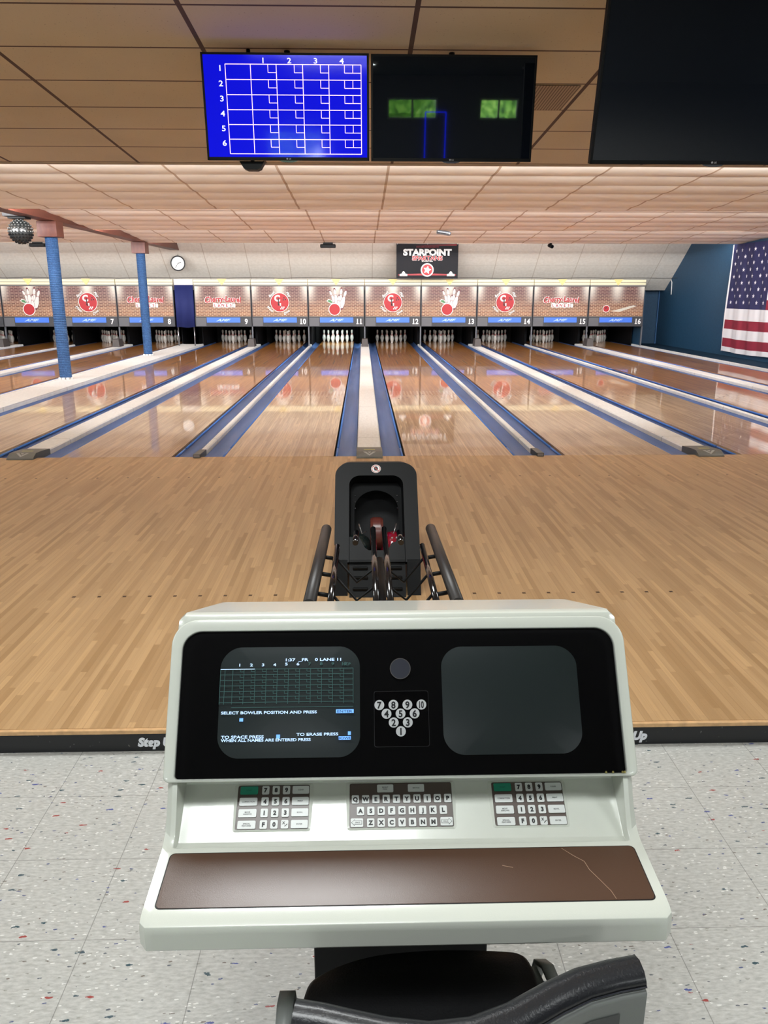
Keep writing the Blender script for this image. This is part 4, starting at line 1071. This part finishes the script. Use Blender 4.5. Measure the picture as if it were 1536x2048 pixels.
T('WHEN ALL NAMES ARE ENTERED PRESS', -.3265, .0675, sx=1.30); b.poly([(-.107, .066), (-.084, .066), (-.084, .0725), (-.107, .0725)], yy, M_CS, GG); b.text('BOWL', (-.0955, .0692), .0048, yy-.0003, mat('crt_ink', (20, 40, 80), .5), sx=1.35, bold=.01, M=GG)
cb(b, 'screen_text')
# centre: round sensor and numbered pin diagram
b = MB().disc((.0115, -.004, .197), .0195, mat('sensor_grey', (62, 64, 74), .3), 32, GG); b.ring((.0115, -.0045, .197), .0188, .0200, mat('ring_dark', (110, 106, 100), .3), 32, GG); cb(b, 'sensor_window')
b = MB(); b.poly(rrect(-.040, .052, .0645, .155, .004, 3), -.0008, mat('plate_edge', (48, 48, 50), .3), GG); b.poly(rrect(-.0393, .0527, .0638, .1543, .004, 3), -.0012, M_GLOSSB, GG)
MW = mat('pin_number_white', (245, 245, 242), .4)
for r, row in enumerate((('7', '8', '9', '10'), ('4', '5', '6'), ('2', '3'), ('1',))):
    for k, ch in enumerate(row):
        x_ = .0105+(k-(len(row)-1)/2)*.0268; z_ = .1290-r*.0163
        b.disc((x_, -.002, z_), .0094, MW, 24, GG); b.text(ch, (x_, z_), .0125, -.0028, M_INK, sx=.95 if len(ch) == 1 else .62, bold=.03, M=GG)
cb(b, 'pin_diagram')
# smoked glass pane
M_SM = bpy.data.materials.new('smoked_glass'); M_SM.use_nodes = True; nt = M_SM.node_tree; nt.nodes.clear()
out = nt.nodes.new('ShaderNodeOutputMaterial'); mx = nt.nodes.new('ShaderNodeMixShader'); tr = nt.nodes.new('ShaderNodeBsdfTransparent'); gl = nt.nodes.new('ShaderNodeBsdfGlossy'); fr = nt.nodes.new('ShaderNodeFresnel')
tr.inputs[0].default_value = (.93, .93, .95, 1); gl.inputs[1].default_value = .025; fr.inputs[0].default_value = 1.45
nt.links.new(fr.outputs[0], mx.inputs[0]); nt.links.new(tr.outputs[0], mx.inputs[1]); nt.links.new(gl.outputs[0], mx.inputs[2]); nt.links.new(mx.outputs[0], out.inputs[0])
b = MB(); b.poly(rrect(GX0+.001, .001, GX1-.001, GH-.001, [.006, .035, .035, .006], 8), -.0115, M_SM, GG); cb(b, 'smoked_glass')
# keypads on the sloping keyboard face
KA = Vector((0, -6.270, .5722)); KU = Vector((0, .090, .065)).normalized(); KN = Vector((0, -KU.z, KU.y))
KM = Matrix.Identity(4)
for i in range(3): KM[i][0] = (1, 0, 0)[i]; KM[i][1] = -KN[i]; KM[i][2] = KU[i]; KM[i][3] = (KA+KN*.0012)[i]
def keypad(x0, x1, v0, v1):
    b = MB(); b.prism(rrect(x0, v0, x1, v1, .0035, 3), -.0015, .004, M_KEYP, 'y', KM); o = cb(b, 'keypad_panel')
    f = MB(); oo = rrect(x0-.007, v0-.006, x1+.007, v1+.004, .005, 3); ii = rrect(x0, v0, x1, v1, .0035, 3); nn = len(oo)
    f.add([(p[0], .0005, p[1]) for p in oo]+[(p[0], -.0032, p[1]) for p in ii], [(i, (i+1) % nn, nn+(i+1) % nn, nn+i) for i in range(nn)], M_CREAM, KM, True); cb(f, 'keypad_surround')
    return o
def key(par, x, v, w_, h_, txt, mt=None, th=.0065, bold=.03, sx=1, ink=None):
    if len(txt) == 1: th, bold = .0078, .055
    b = MB(); b.prism(rrect(x-w_/2, v-h_/2, x+w_/2, v+h_/2, .0018, 2), -.0034, -.0012, mt or M_KEY, 'y', KM)
    ls = txt.split('\n')
    for i, l in enumerate(ls):
        if l: b.text(l, (x, v+((len(ls)-1)/2-i)*th*1.35), th, -.0038, ink or M_INK, sx=sx, bold=bold, M=KM)
    o = b.build('key', par); return o
def numpad(x0, x1, v0, v1):
    P = keypad(x0, x1, v0, v1); W_ = x1-x0
    rows = [(['START', '7', '8', '9', 'CLEAR']), (['CORRECTION', '4', '5', '6', 'PRINT']), (['MOVE\nARROWS', '1', '2', '3', 'BOWL']), (['SPECIAL\nFEATURES', 'F', '0', 'X/', 'ENTER'])]
    for r, row in enumerate(rows):
        v = v1-.0095-r*.0212
        for c_, tx in enumerate(row):
            fx = (.155, .385, .530, .675, .875)[c_]; x_ = x0+W_*fx
            if c_ in (0, 4): key(P, x_, v, .0335 if c_ == 0 else .0315, .0148, tx, M_KEYG if tx == 'START' else None, .0027, .008, ink=mat('faded_print', (70, 70, 72), .5) if tx != 'START' else mat('faded_green', (20, 96, 76), .5))
            elif tx == 'X/':
                b = MB(); b.prism(rrect(x_-.0068, v-.0078, x_+.0068, v+.0078, .0018, 2), -.0034, -.0012, M_KEY, 'y', KM)
                b.text('X', (x_-.002, v+.0025), .005, -.0038, M_INK, bold=.03, M=KM); b.line((x_, v-.004), (x_+.005, v+.0005), .0012, -.0038, M_INK, KM); b.build('key', P)
            else: key(P, x_, v, .0136, .0156, tx)
numpad(-.2995, -.1635, -.0100, .0725); numpad(.1845, .3205, -.0100, .0715)
P = keypad(-.0875, .1075, -.0100, .0735)
for r, (row, xs_) in enumerate((('QWERTYUIOP', -.0765), ('ASDFGHJKL', -.0668), ('ZXCVBNM', -.0478))):
    for k, ch in enumerate(row): key(P, xs_+k*.0195, .0430-r*.0217, .0136, .0156, ch)
key(P, -.0195, .0632, .031, .0145, 'FRONT\nDESK', th=.0026, bold=.008, ink=mat('faded_print', (70, 70, 72), .5)); key(P, .0395, .0632, .031, .0145, 'SERVICE', th=.0026, bold=.008, ink=mat('faded_print', (70, 70, 72), .5))
for x_, s_ in ((-.0735, -1), (.0940, 1)):
    b = MB(); b.prism(rrect(x_-.0115, -.0078, x_+.0115, .0078, .0018, 2), -.0034, -.0012, M_KEY, 'y', KM)
    b.poly([(x_+s_*q[0], q[1]) for q in ((.0105, 0), (.004, .0062), (.004, .0035), (-.0095, .0035), (-.0095, -.0035), (.004, -.0035), (.004, -.0062))], -.0037, M_INK, KM)
    b.poly([(x_+s_*q[0], q[1]) for q in ((.0095, 0), (.0046, .0048), (.0046, .0029), (-.0088, .0029), (-.0088, -.0029), (.0046, -.0029), (.0046, -.0048))], -.0040, M_KEY, KM)
    b.text('SPACE', (x_-s_*.0015, 0), .0024, -.0043, M_INK, bold=.008, M=KM); b.build('key', P)
for o in list(bpy.data.objects):
    if o.name.startswith('key') and o.parent and o.parent.name.startswith('keypad_panel'): o.matrix_parent_inverse = Matrix.Identity(4)
# brown writing tray panel, dark joint under it
b = MB(); pl_ = rrect(CX-.4145, -6.4505, CX+.4155, -6.3315, .009, 5)
tilt = lambda b: setattr(b, 'v', [(p[0], p[1], p[2]+(p[1]+6.391)*.0787) for p in b.v])
b.prism(pl_, .5560, .5569, M_BROWN, 'z'); tilt(b); cb(b, 'writing_panel')
b = MB(); b.prism(rrect(CX-.4165, -6.4525, CX+.4175, -6.3295, .010, 5), .5552, .5563, M_INK, 'z'); tilt(b); cb(b, 'panel_joint')
b = MB(); pts = [(.285, -6.334), (.302, -6.352), (.318, -6.366), (.322, -6.385), (.334, -6.408), (.346, -6.432), (.350, -6.449)]
b.tube([(p[0]+CX, p[1], .5569) for p in pts], .0005, mat('crack', (170, 140, 116), .6), 5); b.tube([(.182, -6.372, .5569), (.20, -6.377, .5569)], .0006, mat('crack', (170, 140, 116), .6), 5); tilt(b); cb(b, 'crack')
# glue crumbs at the glass corner
b = MB()
for x_ in (.427, .423, .405, .392): b.sphere((x_, 0, .0015), .0022, mat('glue', (186, 170, 90), .5), 8, GM(.012))
cb(b, 'glue_crumbs')
# pedestal
cb(MB().box((-.166, -6.20, FZ), (.194, -5.98, .46), M_BLK2), 'pedestal', bevel=.004)
cb(MB().box((-.175, -6.21, FZ), (.203, -5.97, FZ+.02), M_BLK2), 'base_plate')

# ================================================================== CHAIR
t = empty('swivel_chair', (.08, -6.52, FZ), 'black padded chair with grey plastic shell pushed under the console', 'chair')
ti = Matrix.Translation(t.location).inverted()
def ch(b, name, bevel=0, sub=0):
    o = b.build(name, t, bevel=bevel); o.matrix_parent_inverse = ti
    if sub: q = o.modifiers.new('sub', 'SUBSURF'); q.levels = sub; q.render_levels = sub
    return o
# seat cushion
M_SEAT = mat('seat_black', (12, 12, 14), .6, spec=.2, bump=(260, .3))
b = MB(); ns, nr = 68, 8; cxs, cys = .048, -6.50
SO = [(.250, -6.43), (.248, -6.385), (.236, -6.350), (.20, -6.341), (.12, -6.336), (.05, -6.336), (-.03, -6.343), (-.09, -6.358), (-.14, -6.382), (-.165, -6.41), (-.170, -6.47), (-.165, -6.56), (-.13, -6.62), (0, -6.64), (.15, -6.63), (.23, -6.58), (.251, -6.51)]
def seatp(i, k):
    u = i/ns*len(SO); j = int(u); f = u-j; P_ = [SO[(j+q) % len(SO)] for q in (-1, 0, 1, 2)]
    c_ = [.5*((2*P_[1][d])+(-P_[0][d]+P_[2][d])*f+(2*P_[0][d]-5*P_[1][d]+4*P_[2][d]-P_[3][d])*f*f+(-P_[0][d]+3*P_[1][d]-3*P_[2][d]+P_[3][d])*f**3) for d in (0, 1)]
    return (cxs+(c_[0]-cxs)*k, cys+(c_[1]-cys)*k)
vs = []; lay = [(.95, .275), (1.0, .285), (1.0, .330), (.985, .342), (.95, .350), (.7, .362), (.4, .358), (.02, .356)]
for k, z_ in lay:
    for i in range(ns): x_, y_ = seatp(i, k); vs.append((x_, y_, z_))
b.add(vs, [(j*ns+i, j*ns+(i+1) % ns, (j+1)*ns+(i+1) % ns, (j+1)*ns+i) for j in range(len(lay)-1) for i in range(ns)], M_SEAT, None, True); b.add(vs[:ns], [list(range(ns))[::-1]], M_SEAT); ch(b, 'seat')
# back: plan curve (x,y) at the top rim
plan = [(-.158, -6.640), (-.120, -6.646), (-.08, -6.656), (-.03, -6.668), (.03, -6.676), (.09, -6.670), (.15, -6.648), (.21, -6.616), (.26, -6.594), (.31, -6.582), (.352, -6.576)]
def sweep(sec, mt, name, fz=None, **k):
    """sec: list of (outward offset, z)"""
    b = MB(); vs = []; m_ = len(sec)
    for i, p in enumerate(plan):
        a = plan[max(0, i-1)]; c_ = plan[min(len(plan)-1, i+1)]; d = Vector((c_[0]-a[0], c_[1]-a[1])).normalized(); nrm = Vector((d.y, -d.x))
        dz = fz(i/(len(plan)-1)) if fz else 0
        for (o_, z_) in sec: vs.append((p[0]+nrm.x*o_, p[1]+nrm.y*o_, z_+dz*(1 if z_ > .45 else 0)))
    b.add(vs, [(i*m_+j, i*m_+(j+1) % m_, (i+1)*m_+(j+1) % m_, (i+1)*m_+j) for i in range(len(plan)-1) for j in range(m_)], mt, None, True)
    b.add(vs[:m_], [list(range(m_))[::-1]], mt); b.add(vs[-m_:], [list(range(m_))], mt)
    o = ch(b, name); bb = bmesh.new(); bb.from_mesh(o.data); bmesh.ops.recalc_face_normals(bb, faces=bb.faces); bb.to_mesh(o.data); bb.free()
    md = o.modifiers.new('bevel', 'BEVEL'); md.width = .006; md.segments = 3; md.limit_method = 'ANGLE'; md.angle_limit = .6
    return o
fz_ = lambda u: -.006*math.sin(pi*u)
sweep([(-.010, .556), (.006, .561), (.022, .556), (.031, .546), (.033, .537), (.028, .530), (-.020, .36), (-.050, .37), (-.018, .545)], M_VINYL, 'back_pad', fz_)
sweep([(.031, .532), (.036, .529), (.034, .40), (.018, .27), (-.03, .24), (-.035, .252), (-.006, .29), (.020, .41), (.026, .532)], M_CHAIRG, 'back_shell', fz_)
sweep([(.0325, .5405), (.0350, .538), (.0325, .5355)], mat('piping_black', (40, 42, 50), .2), 'piping', fz_)
b = MB()
for q0, q1 in ((.23, .30),):
    pass
# darker inset on the shell
ins = []
for i in (7, 8, 9):
    p = plan[i]; a = plan[i-1]; c_ = plan[i+1]; d = Vector((c_[0]-a[0], c_[1]-a[1])).normalized(); nrm = Vector((d.y, -d.x))
    ins.append((p, nrm))
vs = []
for (p, nrm) in ins:
    for (o_, z_) in ((.0372, .500), (.0357, .405)): vs.append((p[0]+nrm.x*o_, p[1]+nrm.y*o_, z_))
ch(MB().add(vs, [(0, 1, 3, 2), (2, 3, 5, 4)], mat('dark_inset', (72, 74, 74), .5)), 'shell_inset')
# grey arched side straps on both sides of the seat
def strap(pts, wd, name='side_strap'):
    b = MB(); vs = []
    for i, p in enumerate(pts):
        for dx in (-wd/2, wd/2):
            vs.append((p[0]+dx, p[1], p[2]))
    b.add(vs, [(2*i, 2*i+1, 2*i+3, 2*i+2) for i in range(len(pts)-1)], M_CHAIRG, None, True); o = ch(b, name); s_ = o.modifiers.new('s', 'SOLIDIFY'); s_.thickness = .008; s_.offset = 0
    return o
def archp(x_, y0, y1, z0, z1, n=14): return [(x_, y0+(y1-y0)*(.5-.5*math.cos(pi*k/n)), z0+(z1-z0)*math.sin(pi*k/n)**.6) for k in range(n+1)]
strap([(.262, -6.335, .18), (.262, -6.338, .28), (.266, -6.348, .325), (.274, -6.372, .337), (.283, -6.41, .327), (.290, -6.45, .29), (.295, -6.49, .23)], .022)
strap([(.240, -6.35, .2), (.243, -6.352, .30), (.250, -6.362, .322), (.258, -6.39, .318), (.266, -6.43, .28), (.270, -6.46, .22)], .014)
strap([(-.197, -6.40, .20), (-.197, -6.403, .31), (-.197, -6.413, .333), (-.199, -6.44, .334), (-.2, -6.50, .30), (-.2, -6.55, .25)], .028)
ch(MB().box((-.21, -6.50, .275), (-.15, -6.46, .295), M_CHAIRG).box((.24, -6.46, .275), (.29, -6.42, .295), M_CHAIRG), 'arm_bracket')
ch(MB().tube([(.05, -6.50, FZ+.02), (.05, -6.50, .29)], .03, M_BLK, 16), 'post')
ch(MB().lathe([(.0001, .0), (.19, .0), (.185, .015), (.05, .04), (.0001, .045)], M_BLK, 32, Matrix.Translation((.05, -6.50, FZ))), 'foot_disc')
